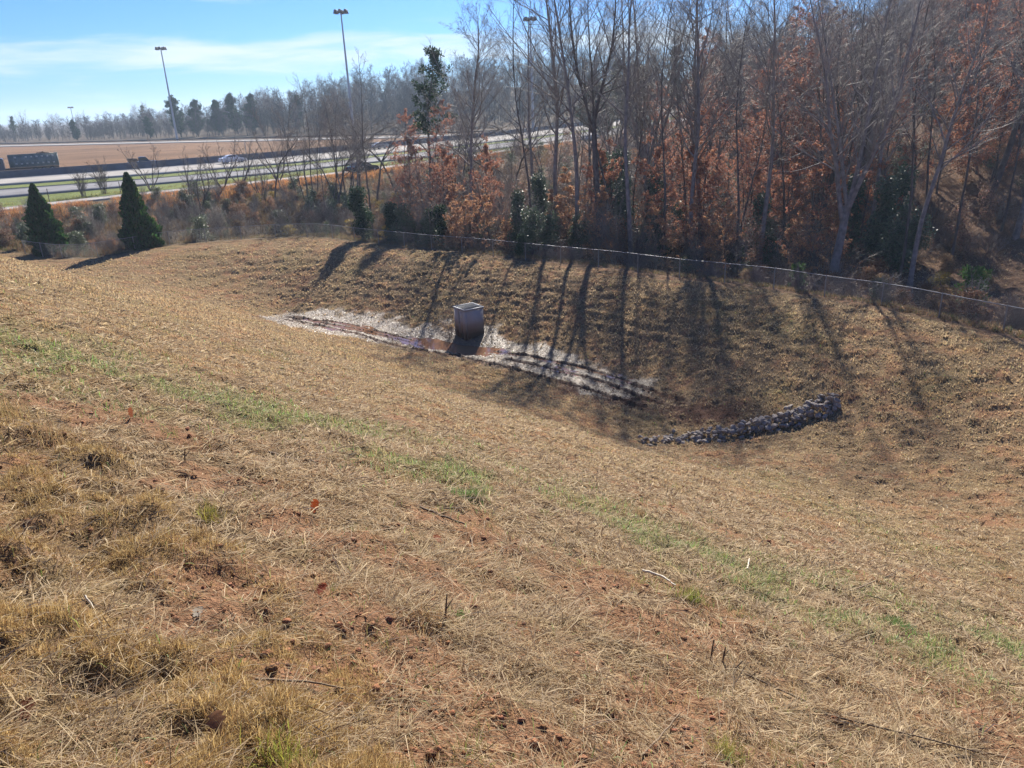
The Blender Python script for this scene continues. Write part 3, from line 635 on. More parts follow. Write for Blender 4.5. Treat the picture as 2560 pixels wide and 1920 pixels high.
# filling of the wood, copies that differ only in place
G3 = "grey bare trees filling the wooded hillside"
k3 = ["tall_a", "tall_b", "fork_d", "round_e", "slim_f", "tall_a", "tall_b", "fork_c", "slim_g", "slim_f"]
n = 0; taken = []
while n < 108:
    px = prng.uniform(1340, 2800); Y = 66 + 90 * prng.random() ** 1.1
    d = ray(px, 400); x = d[0] * Y / d[1]
    if x / Y < 0.2 and Y > 95 or (px < 1420 and Y > 80) or (px > 2200 and Y < 82): continue
    if any((x - a) ** 2 + (Y - b) ** 2 < 5.0 for a, b in taken): continue
    taken.append((x, Y)); n += 1
    place(prng.choice(k3), "bare_tree", (x, Y, gz(x, Y) - 0.1), "grey bare tree among its like on the wooded slope beyond the creek", "tree", G3, prng.uniform(0.72, 1.1), prng.uniform(0, 6.28), (R(prng.gauss(0, 3)), R(prng.gauss(0, 3))))
G4 = "young beeches keeping russet leaves in the wood"
bl = {"beech_a": "young beech clothed in russet leaves under the bare trees", "beech_b": "low beech sapling with light orange-brown leaves under the bare trees", "beech_c": "taller dark russet tree keeping its leaves amid bare trees", "oak_d": "tall oak keeping dull brown leaves amid bare trees"}
spots = [("beech_c", 1085, 78, .85), ("beech_a", 1035, 74, .95), ("beech_a", 1150, 74, .8), ("beech_a", 1100, 70, .8), ("beech_b", 1030, 68, .9), ("beech_a", 1240, 72, .85), ("beech_a", 1195, 66, .75), ("beech_b", 1140, 63, .9), ("beech_b", 1215, 60, .8), ("beech_c", 1010, 84, .8), ("beech_b", 1160, 60, .7),
         ("beech_a", 1470, 62, .85), ("beech_b", 1500, 58, .9), ("beech_a", 1545, 62, .9), ("beech_b", 1420, 63, 1.), ("beech_a", 1600, 60, .95), ("beech_b", 1390, 60, .8), ("beech_b", 1640, 56, .8), ("beech_c", 1740, 66, .9), ("beech_a", 1700, 60, 1.0), ("beech_a", 1770, 58, .9), ("beech_b", 1745, 54, .9), ("beech_b", 1820, 55, .9),
         ("beech_a", 1900, 60, .85), ("beech_a", 1965, 58, 1.0), ("beech_b", 1990, 54, .8), ("beech_a", 2040, 56, 1.), ("beech_b", 2090, 54, .9), ("beech_a", 2160, 60, 1.), ("beech_a", 2330, 71, 1.1), ("beech_c", 2380, 76, 1.1), ("beech_a", 2420, 72, 1.1), ("beech_c", 2500, 78, 1.1), ("beech_a", 2540, 73, 1.1), ("beech_a", 2460, 69, .9), ("beech_c", 2270, 72, 1.), ("beech_c", 2550, 74, 1.2)]
for k, px, Y, s in spots:
    tree_at(k, px, 560, Y, s, bl[k], "tree", "beech_tree" if k != "oak_d" else "oak_tree", G4 if k[0] == "b" else None)
n = 0
while n < 74:
    px = prng.uniform(1560, 2750); Y = 62 + 70 * prng.random()
    d = ray(px, 400); x = d[0] * Y / d[1]
    if x / Y < 0.17 + (Y > 90) * 0.1 or (px > 2150 and Y < 86): continue
    k = prng.choice(["beech_a", "beech_c", "beech_c", "beech_a", "oak_d"]); n += 1
    place(k, "beech_tree" if k != "oak_d" else "oak_tree", (x, Y, gz(x, Y) - .1), bl[k], "tree", G4 if k[0] == "b" else "brown oaks in the wood", prng.uniform(.85, 1.4), prng.uniform(0, 6.28))
G5 = "evergreen bushes at the foot of the wood"
ev = {"holly_a": "tall glossy green holly bush behind the fence", "holly_b": "rounded glossy green bush behind the fence", "cedar_c": "dark green cedar bush behind the fence"}
for k, px, Y, s in [("cedar_c", 905, 66.5, 1.12), ("cedar_c", 985, 67, .85), ("holly_a", 1560, 61, 1.15), ("holly_a", 1905, 58, 1.1), ("holly_a", 2245, 60, 1.4), ("holly_b", 2290, 57, 1.2), ("holly_b", 1450, 59, 1.0), ("holly_a", 1350, 64, 1.1), ("holly_b", 1700, 62, 1.2), ("holly_b", 1010, 66, 1.0), ("cedar_c", 1075, 64, .75), ("cedar_c", 1105, 63, .85), ("holly_a", 1295, 60, .95), ("holly_b", 1330, 57, 1.1), ("holly_b", 1375, 58, 1.0), ("holly_a", 1520, 64, 1.3), ("holly_a", 1545, 70, 1.4), ("holly_a", 1505, 72, 1.3), ("cedar_c", 1650, 58, .8), ("holly_b", 1610, 57, .9), ("holly_a", 1640, 66, 1.2),
                    ("holly_b", 1860, 60, .9), ("holly_b", 1920, 62, 1.1), ("holly_a", 2130, 62, 1.3), ("holly_a", 2200, 58, 1.35), ("holly_b", 2240, 55, 1.2), ("holly_b", 1790, 60, .9), ("holly_b", 1985, 60, 1.0), ("cedar_c", 1300, 54.5, .45)]:
    tree_at(k, px, 580, Y, s, ev[k], "bush", "evergreen_bush", G5)
tree_at("pine_y", 2440, 700, 41.5, 0.9, "young bright green pine sapling by the fence at the right edge", "pine tree", "pine_sapling")
tree_at("pine_y", 1995, 690, 45.5, 0.55, "small young pine just behind the fence below the wood", "pine tree", "pine_sapling")
tree_at("privet_d", 2195, 700, 46, 0.8, "grey-green feathery bush behind the fence at the right", "bush", "grey_green_bush")
for i, (px, Y, s, lab) in enumerate([(2360, 50, 1.0, "yellowing bush in front of the dark creek bank"), (1870, 53, .7, "low golden bush at the foot of a thin dark trunk"), (2210, 62, .8, "golden bush lit by sun beside the pale leaning trunk"), (1800, 52.5, .6, "golden-leaved small bush behind the rail at the wood's middle")]):
    tree_at("gold_e", px, 640, Y, s, lab, "bush", "golden_bush")
# conical evergreens by the fence
def cone(k, px, py, Y, lab):
    d = ray(px, py); x = d[0] * Y / d[1]; return place(k, "conical_evergreen", (x, Y, gz(x, Y) - .15), lab, "evergreen tree", "two conical evergreens by the fence", 1.0, prng.uniform(0, 6))
cone("cone_a", 122, 630, 66.5, "left of the two dark green cone-shaped evergreens by the fence")
cone("cone_b", 352, 612, 67.0, "right-hand, taller of the two dark green cone-shaped evergreens, casting the long shadow")
# two narrow twiggy shrubs on the verge
tree_at("twig_b", 203, 470, 96, 0.95, "dark narrow upright shrub on the verge, left of two", "shrub", "upright_shrub", "two narrow shrubs on the verge")
tree_at("twig_b", 256, 460, 98, 1.15, "dark narrow upright shrub on the verge, right and taller of two", "shrub", "upright_shrub", "two narrow shrubs on the verge")
# brush on the bank below the path
G6 = "thicket bushes on the brushy bank at the left"
bb = {"privet_d": "pale grey-green leafy bush in the thicket below the path", "tan_f": "tan dried bush in the thicket below the path", "brown_g": "brown withered bush in the thicket below the path", "twig_a": "bare twiggy bush in the thicket below the path", "twig_c": "low reddish bare bramble in the thicket below the path", "holly_b": "dark green leafy bush in the thicket below the path", "gold_e": "yellowish bush in the thicket below the path"}
n = 0
while n < 150:
    px = prng.uniform(-160, 1320); d = ray(px, 560); Y = prng.uniform(60, 112); x = d[0] * Y / d[1]
    yc = np.interp(x, [p[0] for p in CREST], [p[1] for p in CREST]); yp = np.interp(x, [p[0] for p in PATH], [p[1] for p in PATH])
    if Y < yc + 3.5 or Y > yp - 5 or Y > 98: continue
    u = (Y - yc) / (yp - yc)
    k = prng.choice(["privet_d", "tan_f", "brown_g", "brown_g", "twig_a", "twig_a", "twig_c", "holly_b", "privet_d"] if px < 560 else ["brown_g", "brown_g", "twig_a", "twig_a", "twig_c", "twig_c", "holly_b", "tan_f", "privet_d", "gold_e"]); n += 1
    place(k, "bush", (x, Y, gz(x, Y) - .08), bb[k], "bush", G6, prng.uniform(.7, 1.15) * (0.8 if k == "holly_b" else 1), prng.uniform(0, 6.28))
# underbrush behind the right fence
G7 = "low brush between the fence and the wood"
b7 = {"twig_c": "low reddish bramble behind the right-hand fence", "brown_g": "brown withered bush behind the right-hand fence", "tan_f": "tan dried bush behind the right-hand fence", "twig_a": "bare twiggy bush behind the right-hand fence"}
n = 0
while n < 95:
    px = prng.uniform(1000, 2760); d = ray(px, 680); Y = prng.uniform(28, 62); x = d[0] * Y / d[1]
    yc = np.interp(x, [p[0] for p in CREST], [p[1] for p in CREST])
    dd = polydist(np.array([x]), np.array([Y]), CREST)[0]
    if Y < yc or dd < 3.2 or (dd > 11 and prng.random() < .6): continue
    k = prng.choice(["twig_c", "brown_g", "tan_f", "twig_a", "twig_c"]); n += 1
    place(k, "bush", (x, Y, gz(x, Y) - .08), b7[k], "bush", G7, prng.uniform(.55, .95), prng.uniform(0, 6.28))
# far tree line beyond the highway
G8 = "far bare trees in the tree line beyond the highway"
n = 0
while n < 120:
    px = prng.uniform(-120, 1500); d = ray(px, 320)
    y0 = np.interp(px, [-120, 400, 700, 1000, 1500], [405, 345, 300, 285, 320]); Y = y0 + 110 * prng.random() ** 1.3
    x = d[0] * Y / d[1]; n += 1
    place(prng.choice(["round_e", "fork_c", "fork_d", "tall_a", "round_e", "crook_j"]), "bare_tree", (x, Y, gz(x, Y) - .3), "bare tree in the hazy far tree line beyond the highway", "tree", G8, prng.uniform(.5, .82) * float(np.interp(px, [0, 600, 900], [.85, 1.0, 1.2])), prng.uniform(0, 6.28))
G9 = "far dark pines in the tree line beyond the highway"
for px, Y, k, s, lab in [(8, 380, "pine_b", .70, "leftmost dark far pine on a bare stem at the picture's left edge"), (32, 382, "pine_a", .72, "dark far pine second from the left edge"), (190, 350, "pine_d", .65, "low dark far pine alone in the bare tree line"), (375, 340, "pine_d", .65, "small dark far pine left of the left lamp mast"), (452, 335, "pine_d", 1.2, "large dark far pine just right of the left lamp mast"), (495, 335, "pine_d", 1.05, "dark far pine second right of the left lamp mast"),
                         (545, 330, "pine_d", 1.0, "dark far pine in the middle of the pine clump right of the left lamp mast"), (595, 330, "pine_d", 1.15, "tall dark far pine towards the right of the clump"), (640, 325, "pine_d", 1.1, "dark far pine at the right end of the clump"), (745, 320, "pine_d", 1.0, "dark far pine half hidden by small bare trees"), (350, 390, "pine_b", .8, "dark far pine rising a little above bare trees")]:
    tree_at(k, px, 330, Y, s, lab, "pine tree", "pine_tree", G9)
# pines on the ridge behind the wood
for i in range(26):
    px = prng.uniform(1450, 2650); Y = prng.uniform(150, 200); d = ray(px, 300); x = d[0] * Y / d[1]
    place(prng.choice(["pine_a", "pine_b", "pine_d"]), "pine_tree", (x, Y, gz(x, Y) - .2), "dark pine on the ridge seen through bare branches", "pine tree", "dark pines on the ridge behind the wood", prng.uniform(.8, 1.15), prng.uniform(0, 6))

# the masses nobody could count: far tree line, ridge woods, undergrowth (points that carry small trees)
def gn_scatter(name, label, pts, scl, rz, protos):
    pc = bpy.data.collections.new(name + "_kinds")
    for k, (me) in enumerate(protos): pc.objects.link(bpy.data.objects.new("%s_kind" % name, me))
    me = bpy.data.meshes.new(name); me.vertices.add(len(pts)); me.vertices.foreach_set("co", np.asarray(pts, np.float32).ravel())
    a = me.attributes.new("scl", 'FLOAT', 'POINT'); a.data.foreach_set("value", np.asarray(scl, np.float32))
    a = me.attributes.new("rz", 'FLOAT_VECTOR', 'POINT'); v = np.zeros((len(pts), 3), np.float32); v[:, 2] = rz; a.data.foreach_set("vector", v.ravel())
    o = link(name, me); g = bpy.data.node_groups.new(name + "_nodes", 'GeometryNodeTree'); g.interface.new_socket("Geometry", in_out='INPUT', socket_type='NodeSocketGeometry'); g.interface.new_socket("Geometry", in_out='OUTPUT', socket_type='NodeSocketGeometry')
    n = g.nodes; l = g.links; gi = n.new("NodeGroupInput"); go = n.new("NodeGroupOutput"); ip = n.new("GeometryNodeInstanceOnPoints"); ci = n.new("GeometryNodeCollectionInfo")
    ci.inputs["Collection"].default_value = pc; ci.inputs["Separate Children"].default_value = True; ci.inputs["Reset Children"].default_value = True; ip.inputs["Pick Instance"].default_value = True
    a1 = n.new("GeometryNodeInputNamedAttribute"); a1.data_type = 'FLOAT'; a1.inputs["Name"].default_value = "scl"; a2 = n.new("GeometryNodeInputNamedAttribute"); a2.data_type = 'FLOAT_VECTOR'; a2.inputs["Name"].default_value = "rz"
    er = n.new("FunctionNodeEulerToRotation"); l.new(a2.outputs["Attribute"], er.inputs[0])
    l.new(gi.outputs[0], ip.inputs["Points"]); l.new(ci.outputs[0], ip.inputs["Instance"]); l.new(er.outputs[0], ip.inputs["Rotation"]); l.new(a1.outputs["Attribute"], ip.inputs["Scale"]); l.new(ip.outputs[0], go.inputs[0])
    m = o.modifiers.new("scatter", 'NODES'); m.node_group = g
    return tag(o, label, None, None, "stuff")
FARTW = mat("far_bare_woods", (0.088, 0.078, 0.078), .9, noise=(.5, .2))
def lowtree(seed, h, wide=.36, low=.12, tk=1.0):
    rg = np.random.default_rng(seed); T = Tubes()
    pts = grow(np.zeros((1, 3)), np.array([[0, 0, 1.]]), np.array([h]), 5, .06, .02, rg); rad = (.011 * h * (1 - .85 * np.linspace(0, 1, 6)))[None]; T.add(pts, rad, 4)
    p, d, t, r = sprout(pts, rad, 24, low, .98, 50, 12, rg); ln = h * wide * (1.05 - .7 * t) * rg.uniform(.6, 1.2, len(t)); q = grow(p, d, ln, 3, .1, .09, rg); r1 = np.full((len(t), 4), .0032 * h * tk); T.add(q, r1, 3)
    p, d, t, r = sprout(q, r1, 7, .2, 1, 44, 12, rg); l2 = np.repeat(ln, 7) * .5 * rg.uniform(.5, 1.1, len(t)); q = grow(p, d, l2, 2, .12, .08, rg); r2 = np.full((len(t), 3), .0018 * h * tk); T.add(q, r2, 3)
    p, d, t, r = sprout(q, r2, 4, .2, 1, 42, 12, rg); q = grow(p, d, np.repeat(l2, 4) * .6, 1, .12, .08, rg); T.add(q, np.full((len(t), 2), .0011 * h * tk), 3)
    return npmesh("far_tree", *T.build(), None, False, [FARTW])
LT = [lowtree(300 + i, 16) for i in range(6)]
def twiggy(seed, h, m, leaf=None, nl=0):
    rg = np.random.default_rng(seed); d = twig_bush(seed, h, 9, .33, .8)["stem"]; me = npmesh("undergrowth_bush", d[0], d[1], None, False, [m])
    return me
def leafy(seed, h, w_, n, col, ls): return npmesh("leafy_undergrowth", *(lambda d: (d["foliage"][0], d["foliage"][1], d["foliage"][2]))(evergreen_bush(seed, h, w_, n, col, ls, 9)), False, [DRYL])
pts, sc, rz = [], [], []
for i in range(1000):
    px = prng.uniform(-220, 1650); y0 = np.interp(px, [-120, 400, 700, 1000, 1500], [392, 338, 294, 283, 308]); Y = y0 + 130 * prng.random() ** 1.3; d = ray(px, 320); x = d[0] * Y / d[1]
    pts.append((x, Y, float(base_h(x, Y)) - .3)); sc.append(prng.uniform(.45, .95) * float(np.interp(px, [0, 300, 500, 900], [.62, .72, .92, 1.18])) * (.5 if prng.random() < .3 else 1)); rz.append(prng.uniform(0, 6.28))
gn_scatter("far_woods", "hazy mass of bare woods along the horizon beyond the highway", pts, sc, rz, LT)
pts, sc, rz = [], [], []
while len(pts) < 420:
    px = prng.uniform(1440, 2950); Y = prng.uniform(112, 225); d = ray(px, 300); x = d[0] * Y / d[1]
    if x / Y < .25: continue
    pts.append((x, Y, float(base_h(x, Y)) - .3)); sc.append(prng.uniform(.6, 1.05)); rz.append(prng.uniform(0, 6.28))
gn_scatter("ridge_woods", "dense bare woods closing the view up the hill behind the nearer trees", pts, sc, rz, LT)
UG = [twiggy(401, 3.4, TWIG), twiggy(402, 4.2, TWIG), twiggy(403, 2.6, TWIGR), twiggy(404, 3.6, TWIGR), leafy(405, 2.6, 1.6, 1500, (.33, .18, .10), .13), leafy(406, 3.6, 1.5, 1600, (.24, .15, .11), .12), twiggy(409, 3.0, FARTW), twiggy(410, 5.0, TWIG), leafy(407, 1.8, 1.5, 900, (.10, .125, .075), .12), leafy(408, 2.4, 1.3, 1300, (.085, .11, .06), .12)]
pts, sc, rz = [], [], []
while len(pts) < 1500:
    px = prng.uniform(1000, 2900); Y = prng.uniform(52, 150) if prng.random() < .6 else prng.uniform(56, 90); d = ray(px, 400); x = d[0] * Y / d[1]
    yc = np.interp(x, [p[0] for p in CREST], [p[1] for p in CREST]); yp = np.interp(x, [p[0] for p in PATH], [p[1] for p in PATH])
    if Y < yc + 6 or Y > yp - 4 and x / Y < .22 or (x / Y > .40 and Y < 80 and prng.random() < .75): continue
    pts.append((x, Y, gz(x, Y) - .1)); sc.append(prng.uniform(.6, 1.25)); rz.append(prng.uniform(0, 6.28))
gn_scatter("wood_undergrowth", "tangle of bare and russet undergrowth filling the wood between the trunks", pts, sc, rz, UG)
pts, sc, rz = [], [], []
while len(pts) < 700:
    px = prng.uniform(-200, 1250); Y = prng.uniform(64, 105); d = ray(px, 520); x = d[0] * Y / d[1]
    yc = np.interp(x, [p[0] for p in CREST], [p[1] for p in CREST]); yp = np.interp(x, [p[0] for p in PATH], [p[1] for p in PATH])
    if Y < yc + 4 or Y > yp - 9: continue
    pts.append((x, Y, gz(x, Y) - .1)); sc.append(prng.uniform(.3, .62)); rz.append(prng.uniform(0, 6.28))
gn_scatter("bank_undergrowth", "tangle of brambles and twigs covering the bank below the path", pts, sc, rz, UG[:4] + UG[6:] + [UG[4]])
# ---------------------------------------------------------------- grass, straw and litter (stuff nobody could count)
GRASS = mat("dry_grass_blades", attr=True, rough=0.75, trans=0.46, spec=0.15)
GREENB = mat("green_grass_blades", attr=True, rough=0.5, trans=0.45, spec=0.3)
grg = np.random.default_rng(101)
def scatter(n, r0, r1, half=R(43), pw=0.0):
    """spots around the viewpoint's slope, thinning out with distance"""
    u = grg.random(n)
    r = r0 * (r1 / r0) ** u
    a = grg.uniform(-1, 1, n) * (half + R(26) * np.exp(-r / 3.5))
    return r * np.sin(a), r * np.cos(a), r
def blades(X, Y, ln, el, wd, col, az=None, droop=0.35, lift=0.0):
    n = len(X); Z = ground_h(X, Y) + lift
    if az is None: az = grg.uniform(0, 6.283, n)
    d = np.stack([np.cos(az) * np.cos(el), np.sin(az) * np.cos(el), np.sin(el)], 1)
    sd = unit(np.stack([-np.sin(az) + grg.normal(0, .3, n), np.cos(az) + grg.normal(0, .3, n), grg.normal(0, .5, n)], 1)) * (wd * 0.5)[:, None]
    P = np.stack([X, Y, Z - 0.01], 1)
    m = P + d * (ln * 0.55)[:, None]
    t = P + d * ln[:, None] + np.stack([grg.normal(0, .12, n) * ln, grg.normal(0, .12, n) * ln, -droop * ln * np.cos(el) * grg.random(n)], 1)
    V = np.stack([P - sd * .8, P + sd * .8, m + sd, m - sd, t], 1).reshape(-1, 3)
    b = np.arange(n)[:, None] * 5
    return V, b + np.array([[0, 1, 2, 3]]), b + np.array([[3, 2, 4]]), np.repeat(np.clip(col, 0.01, 1), 5, 0)
def stuff(name, label, sets, m):
    V = np.concatenate([s[0] for s in sets]); off = np.cumsum([0] + [len(s[0]) for s in sets[:-1]])
    Q = np.concatenate([s[1] + o for s, o in zip(sets, off)]); T = np.concatenate([s[2] + o for s, o in zip(sets, off)])
    C = np.concatenate([s[3] for s in sets])
    return tag(link(name, npmesh(name, V, [Q, T], C, False, [m])), label, None, None, "stuff")
def vary(base, n, v=0.3, h=0.08): return np.array(base)[None] * (1 + grg.uniform(-v, v, (n, 1))) * (1 + grg.uniform(-h, h, (n, 3)))
def crestd(X, Y):                     # >0 inside the basin side of the fence line
    up = np.interp(X, [p[0] for p in CREST], [p[1] for p in CREST]); 
    return np.where((X > 22.6), -1, up - Y)
# mown straw lying over the slopes
X, Y, rr = scatter(760000, 1.0, 68)
z = zones(X, Y); ins = crestd(X, Y) > -1.2
keep = ins & (grg.random(len(X)) < (1 - 0.82 * z['soil']) * (1 - 0.85 * z['floor']) * (1 - 0.9 * z['mud']) * (1 - .55 * z['tuft']))
keep &= ~((np.abs(X + 3) < 15) & (np.abs(Y - 41) < 15) & (rutd(X, Y) < .28))
X, Y, rr = X[keep], Y[keep], rr[keep]; z = {k: v[keep] for k, v in z.items()}
n = len(X)
ln = grg.gamma(2.4, 0.040, n); ln = np.clip(ln, 0.025, 0.32)
azf = 6.28 * fbm(X * .9, Y * .9, 171) * 1.6 + grg.normal(0, 1.5, n)
pile = sstep(.48, .72, fbm(X * 2.4, Y * 2.4, 173))
bank = sstep(26, 34, rr)
ln = np.where(bank > 0.5, np.clip(ln, 0.05, 0.17), ln)
el = R(1) * np.abs(grg.normal(5, 12, n)) * (.6 + pile) + bank * R(1) * grg.uniform(12, 60, n)
wd = np.maximum(grg.uniform(0.0012, 0.0037, n), rr * 0.0010 * grg.uniform(.6, 1.5, n))
pal = np.array([[0.49, 0.375, 0.215], [0.43, 0.335, 0.22], [0.31, 0.195, 0.105], [0.62, 0.50, 0.32], [0.20, 0.125, 0.07]])
c = pal[grg.choice(5, n, p=[.32, .26, .18, .12, .12])] * (1 + grg.uniform(-.2, .2, (n, 1)))
c = mixc(c, bank * 0.6, [0.46, 0.36, 0.225])
c = mixc(c, bank * sstep(0.5, .65, z['n2']) * 0.5, [0.49, 0.30, 0.16])
c = mixc(c, z['green'] * 0.5, [0.22, 0.23, 0.09])
stuff("straw", "mown straw lying over slopes of the basin", [blades(X, Y, ln, el, wd, c, az=azf, lift=0.008 + pile * .05 * grg.random(n) * (rr < 26))], GRASS)
# tufts of short stubble on the dressed far bank and the slopes
X, Y, rr = scatter(110000, 14, 70)
z = zones(X, Y); k = (crestd(X, Y) > -1.0) & (grg.random(len(X)) < (0.25 + 0.75 * sstep(0.42, .58, z['n3'])) * (1 - .93 * z['floor']) * (1 - .9 * z['mud'])) & (rutd(X, Y) > .4); X, Y, rr = X[k], Y[k], rr[k]; z = {a: v[k] for a, v in z.items()}
m_ = 5; n = len(X) * m_
Xr = np.repeat(X, m_) + grg.normal(0, .05, n); Yr = np.repeat(Y, m_) + grg.normal(0, .05, n); rep = lambda a: np.repeat(a, m_, 0)
c = mixc(vary((0.48, 0.365, 0.21), n), rep(z['green']) * .7, [0.15, 0.19, 0.06]); c = mixc(c, rep(sstep(.52, .66, z['n2'])) * .6, [0.49, 0.315, 0.16])
bk = rep(sstep(24, 33, rr))
stuff("stubble_tufts", "short tufted stubble of the dressed banks", [blades(Xr, Yr, grg.uniform(.05, .15, n) * (.6 + .5 * bk), R(1) * grg.uniform(15, 75, n), np.maximum(.006, rep(rr) * .0009), c)], GRASS)
# tussocks of dry grass at the left
nt_ = 16000
X, Y, rr = scatter(nt_ * 7, 1.0, 13, R(46))
z = zones(X, Y); hum = hummock(X, Y)
k = (z['tuft'] > grg.random(len(X))) & (hum > 0.33 + .14 * grg.random(len(X))); X, Y, rr, hum = X[k], Y[k], rr[k], hum[k]
m_ = 15; n = len(X) * m_; rep = lambda a: np.repeat(a, m_, 0)
Xr = rep(X) + grg.normal(0, .035, n); Yr = rep(Y) + grg.normal(0, .035, n)
hh = rep(sstep(.38, .66, hum))
ln = (0.035 + 0.045 * hh) * grg.uniform(.5, 1.4, n)
wind = 2.3 + grg.normal(0, .9, n) + rep(grg.normal(0, .7, len(X)))
el = R(1) * np.clip(grg.normal(34, 24, n) + 8 * hh, 2, 88)
c = pal[grg.choice(5, n, p=[.42, .16, .20, .12, .10])] * np.array([1.0, 0.92, 0.66]) * (1 + grg.uniform(-.25, .25, (n, 1)))
c = c * (0.85 + 0.3 * rep(fbm(X * .8, Y * .8, 151)))[:, None]
stuff("tussock_grass", "golden uncut tussocks of dry grass at the left foreground", [blades(Xr, Yr, ln, el, np.maximum(grg.uniform(.0016, .003, n), rep(rr) * .0005), c, wind, droop=.7)], GRASS)
# scattered dry clumps in the straw
X, Y, rr = scatter(2600, 1.4, 24, R(44)); z = zones(X, Y); k = (z['tuft'] < .3) & (z['n3'] > .48); X, Y, rr = X[k], Y[k], rr[k]
m_ = 30; n = len(X) * m_; rep = lambda a: np.repeat(a, m_, 0); sz = rep(grg.uniform(.5, 1.3, len(X)))
c = vary((0.36, 0.24, 0.12), n); c = mixc(c, rep((grg.random(len(X)) < .12) * 1.0), [0.20, 0.24, 0.06])
stuff("dry_clumps", "small dry clumps standing in straw", [blades(rep(X) + grg.normal(0, .045, n) * sz, rep(Y) + grg.normal(0, .045, n) * sz, grg.uniform(.04, .12, n) * sz, R(1) * grg.uniform(15, 85, n), np.maximum(.0022, rep(rr) * .0005), c, droop=.5)], GRASS)
# green grass strip
X, Y, rr = scatter(420000, 1.3, 58); z = zones(X, Y)
k = (crestd(X, Y) > 0) & (grg.random(len(X)) < .012 + z['green'] * np.where(rr > 14, .5, 1.) * (1 - z['floor'])); X, Y, rr = X[k], Y[k], rr[k]; n = len(X)
c = vary((0.20, 0.285, 0.085), n, .45, .2); c = mixc(c, (grg.random(n) < .30) * 1.0, [0.44, 0.37, 0.19])
stuff("green_grass", "short green grass growing in a strip across the slope", [blades(X, Y, grg.uniform(.05, .13, n), R(1) * grg.uniform(20, 85, n), np.maximum(grg.uniform(.002, .0045, n), rr * .0009), c, droop=.6)], GREENB)
# pale flattened wet grass on the basin floor
n = 55000; X = grg.uniform(-18, 8, n); Y = grg.uniform(33, 54, n); fm = floor_mask(X, Y); rd = rutd(X, Y); k = (fm > grg.random(n) * .9) & (rd > .26); X, Y = X[k], Y[k]; n = len(X)
WETG = mat("wet_flattened_grass", attr=True, rough=0.4, trans=0.3, spec=0.5)
c = vary((0.30, 0.24, 0.145), n, .4); stuff("wet_grass", "pale flattened wet grass on the basin floor", [blades(X, Y, grg.uniform(.06, .16, n), R(1) * grg.uniform(0, 28, n), np.full(n, .035), c)], WETG)
# clods of earth and torn mud
CLOD = mat("red_clay", attr=True, rough=0.95, bump=(60, .6), spec=0.1)
_ico = None
def icos(sub=1):
    import bmesh
    bm = bmesh.new(); bmesh.ops.create_icosphere(bm, subdivisions=sub, radius=1.0)
    V = np.array([v.co[:] for v in bm.verts]); F = np.array([[v.index for v in f.verts] for f in bm.faces]); bm.free(); return V, F
def clods(name, label, X, Y, S, base, m, sink=.3):
    V0, F0 = icos(1); n = len(X); Z = ground_h(X, Y); nv = len(V0)
    dv = 1 + grg.normal(0, .22, (n, nv, 1)); sc = S[:, None, None] * grg.uniform(.6, 1.2, (n, 1, 3)) * np.array([1, 1, .7])
    V = V0[None] * dv * sc + np.stack([X, Y, Z + S * (.5 - sink)], 1)[:, None]
    F = (np.arange(n)[:, None, None] * nv + F0[None]).reshape(-1, 3)
    C = np.repeat(vary(base, n, .3, .08), nv, 0)
    return tag(link(name, npmesh(name, V.reshape(-1, 3), [F], C, False, [m])), label, None, None, "stuff")
X, Y, rr = scatter(16000, 1.2, 16); z = zones(X, Y); k = grg.random(len(X)) < z['soil'] * .8 + .04; X, Y, rr = X[k], Y[k], rr[k]
clods("clods", "crumbs and clods of red clay among straw", X, Y, np.clip(grg.gamma(1.6, .0055, len(X)), 0, .02) * (1 + rr * .04) + .003, (0.225, 0.11, 0.06), CLOD, .5)
MUD = mat("wet_mud", attr=True, rough=0.8, bump=(40, .5), spec=0.12)
PX, PY = [], []
for P in RUTS:
    for (x0, y0), (x1, y1) in zip(P[:-1], P[1:]):
        k = int(math.hypot(x1 - x0, y1 - y0) * 40); t = grg.random(k); off = np.where(grg.random(k) < .5, 1, -1) * grg.normal(.20, .06, k)
        l = math.hypot(x1 - x0, y1 - y0); PX.append(x0 + (x1 - x0) * t - (y1 - y0) / l * off); PY.append(y0 + (y1 - y0) * t + (x1 - x0) / l * off)
n = 2200; t = grg.random(n); i = grg.integers(0, len(MUDAX) - 1, n); A = np.array(MUDAX)
PX.append(A[i, 0] * (1 - t) + A[i + 1, 0] * t + grg.normal(0, 1.1, n)); PY.append(A[i, 1] * (1 - t) + A[i + 1, 1] * t + grg.normal(0, .8, n))
X = np.concatenate(PX); Y = np.concatenate(PY)
clods("rut_mud", "dark churned mud thrown up along tyre ruts", X, Y, grg.gamma(2, .007, len(X)) + .008, (0.105, 0.048, 0.031), MUD, .5)
# leaf litter on the wood's floor
X, Y, rr = scatter(60000, 34, 130, R(44)); q = X / Y
k = (crestd(X, Y) < -3) & (X > -8) & (grg.random(len(X)) < .9); X, Y, rr = X[k], Y[k], rr[k]; n = len(X)
C = np.stack([X, Y, ground_h(X, Y) + .05], 1); Vl, Fl = leafquads(C, np.maximum(.16, rr * .0022) * grg.uniform(.6, 1.2, n), grg, .5)
o = tag(link("leaf_litter", npmesh("leaf_litter", Vl, [Fl], leafcol(n, (0.34, 0.20, 0.12), grg, .5), False, [DRYL])), "fallen leaves covering the wood's floor", None, None, "stuff")
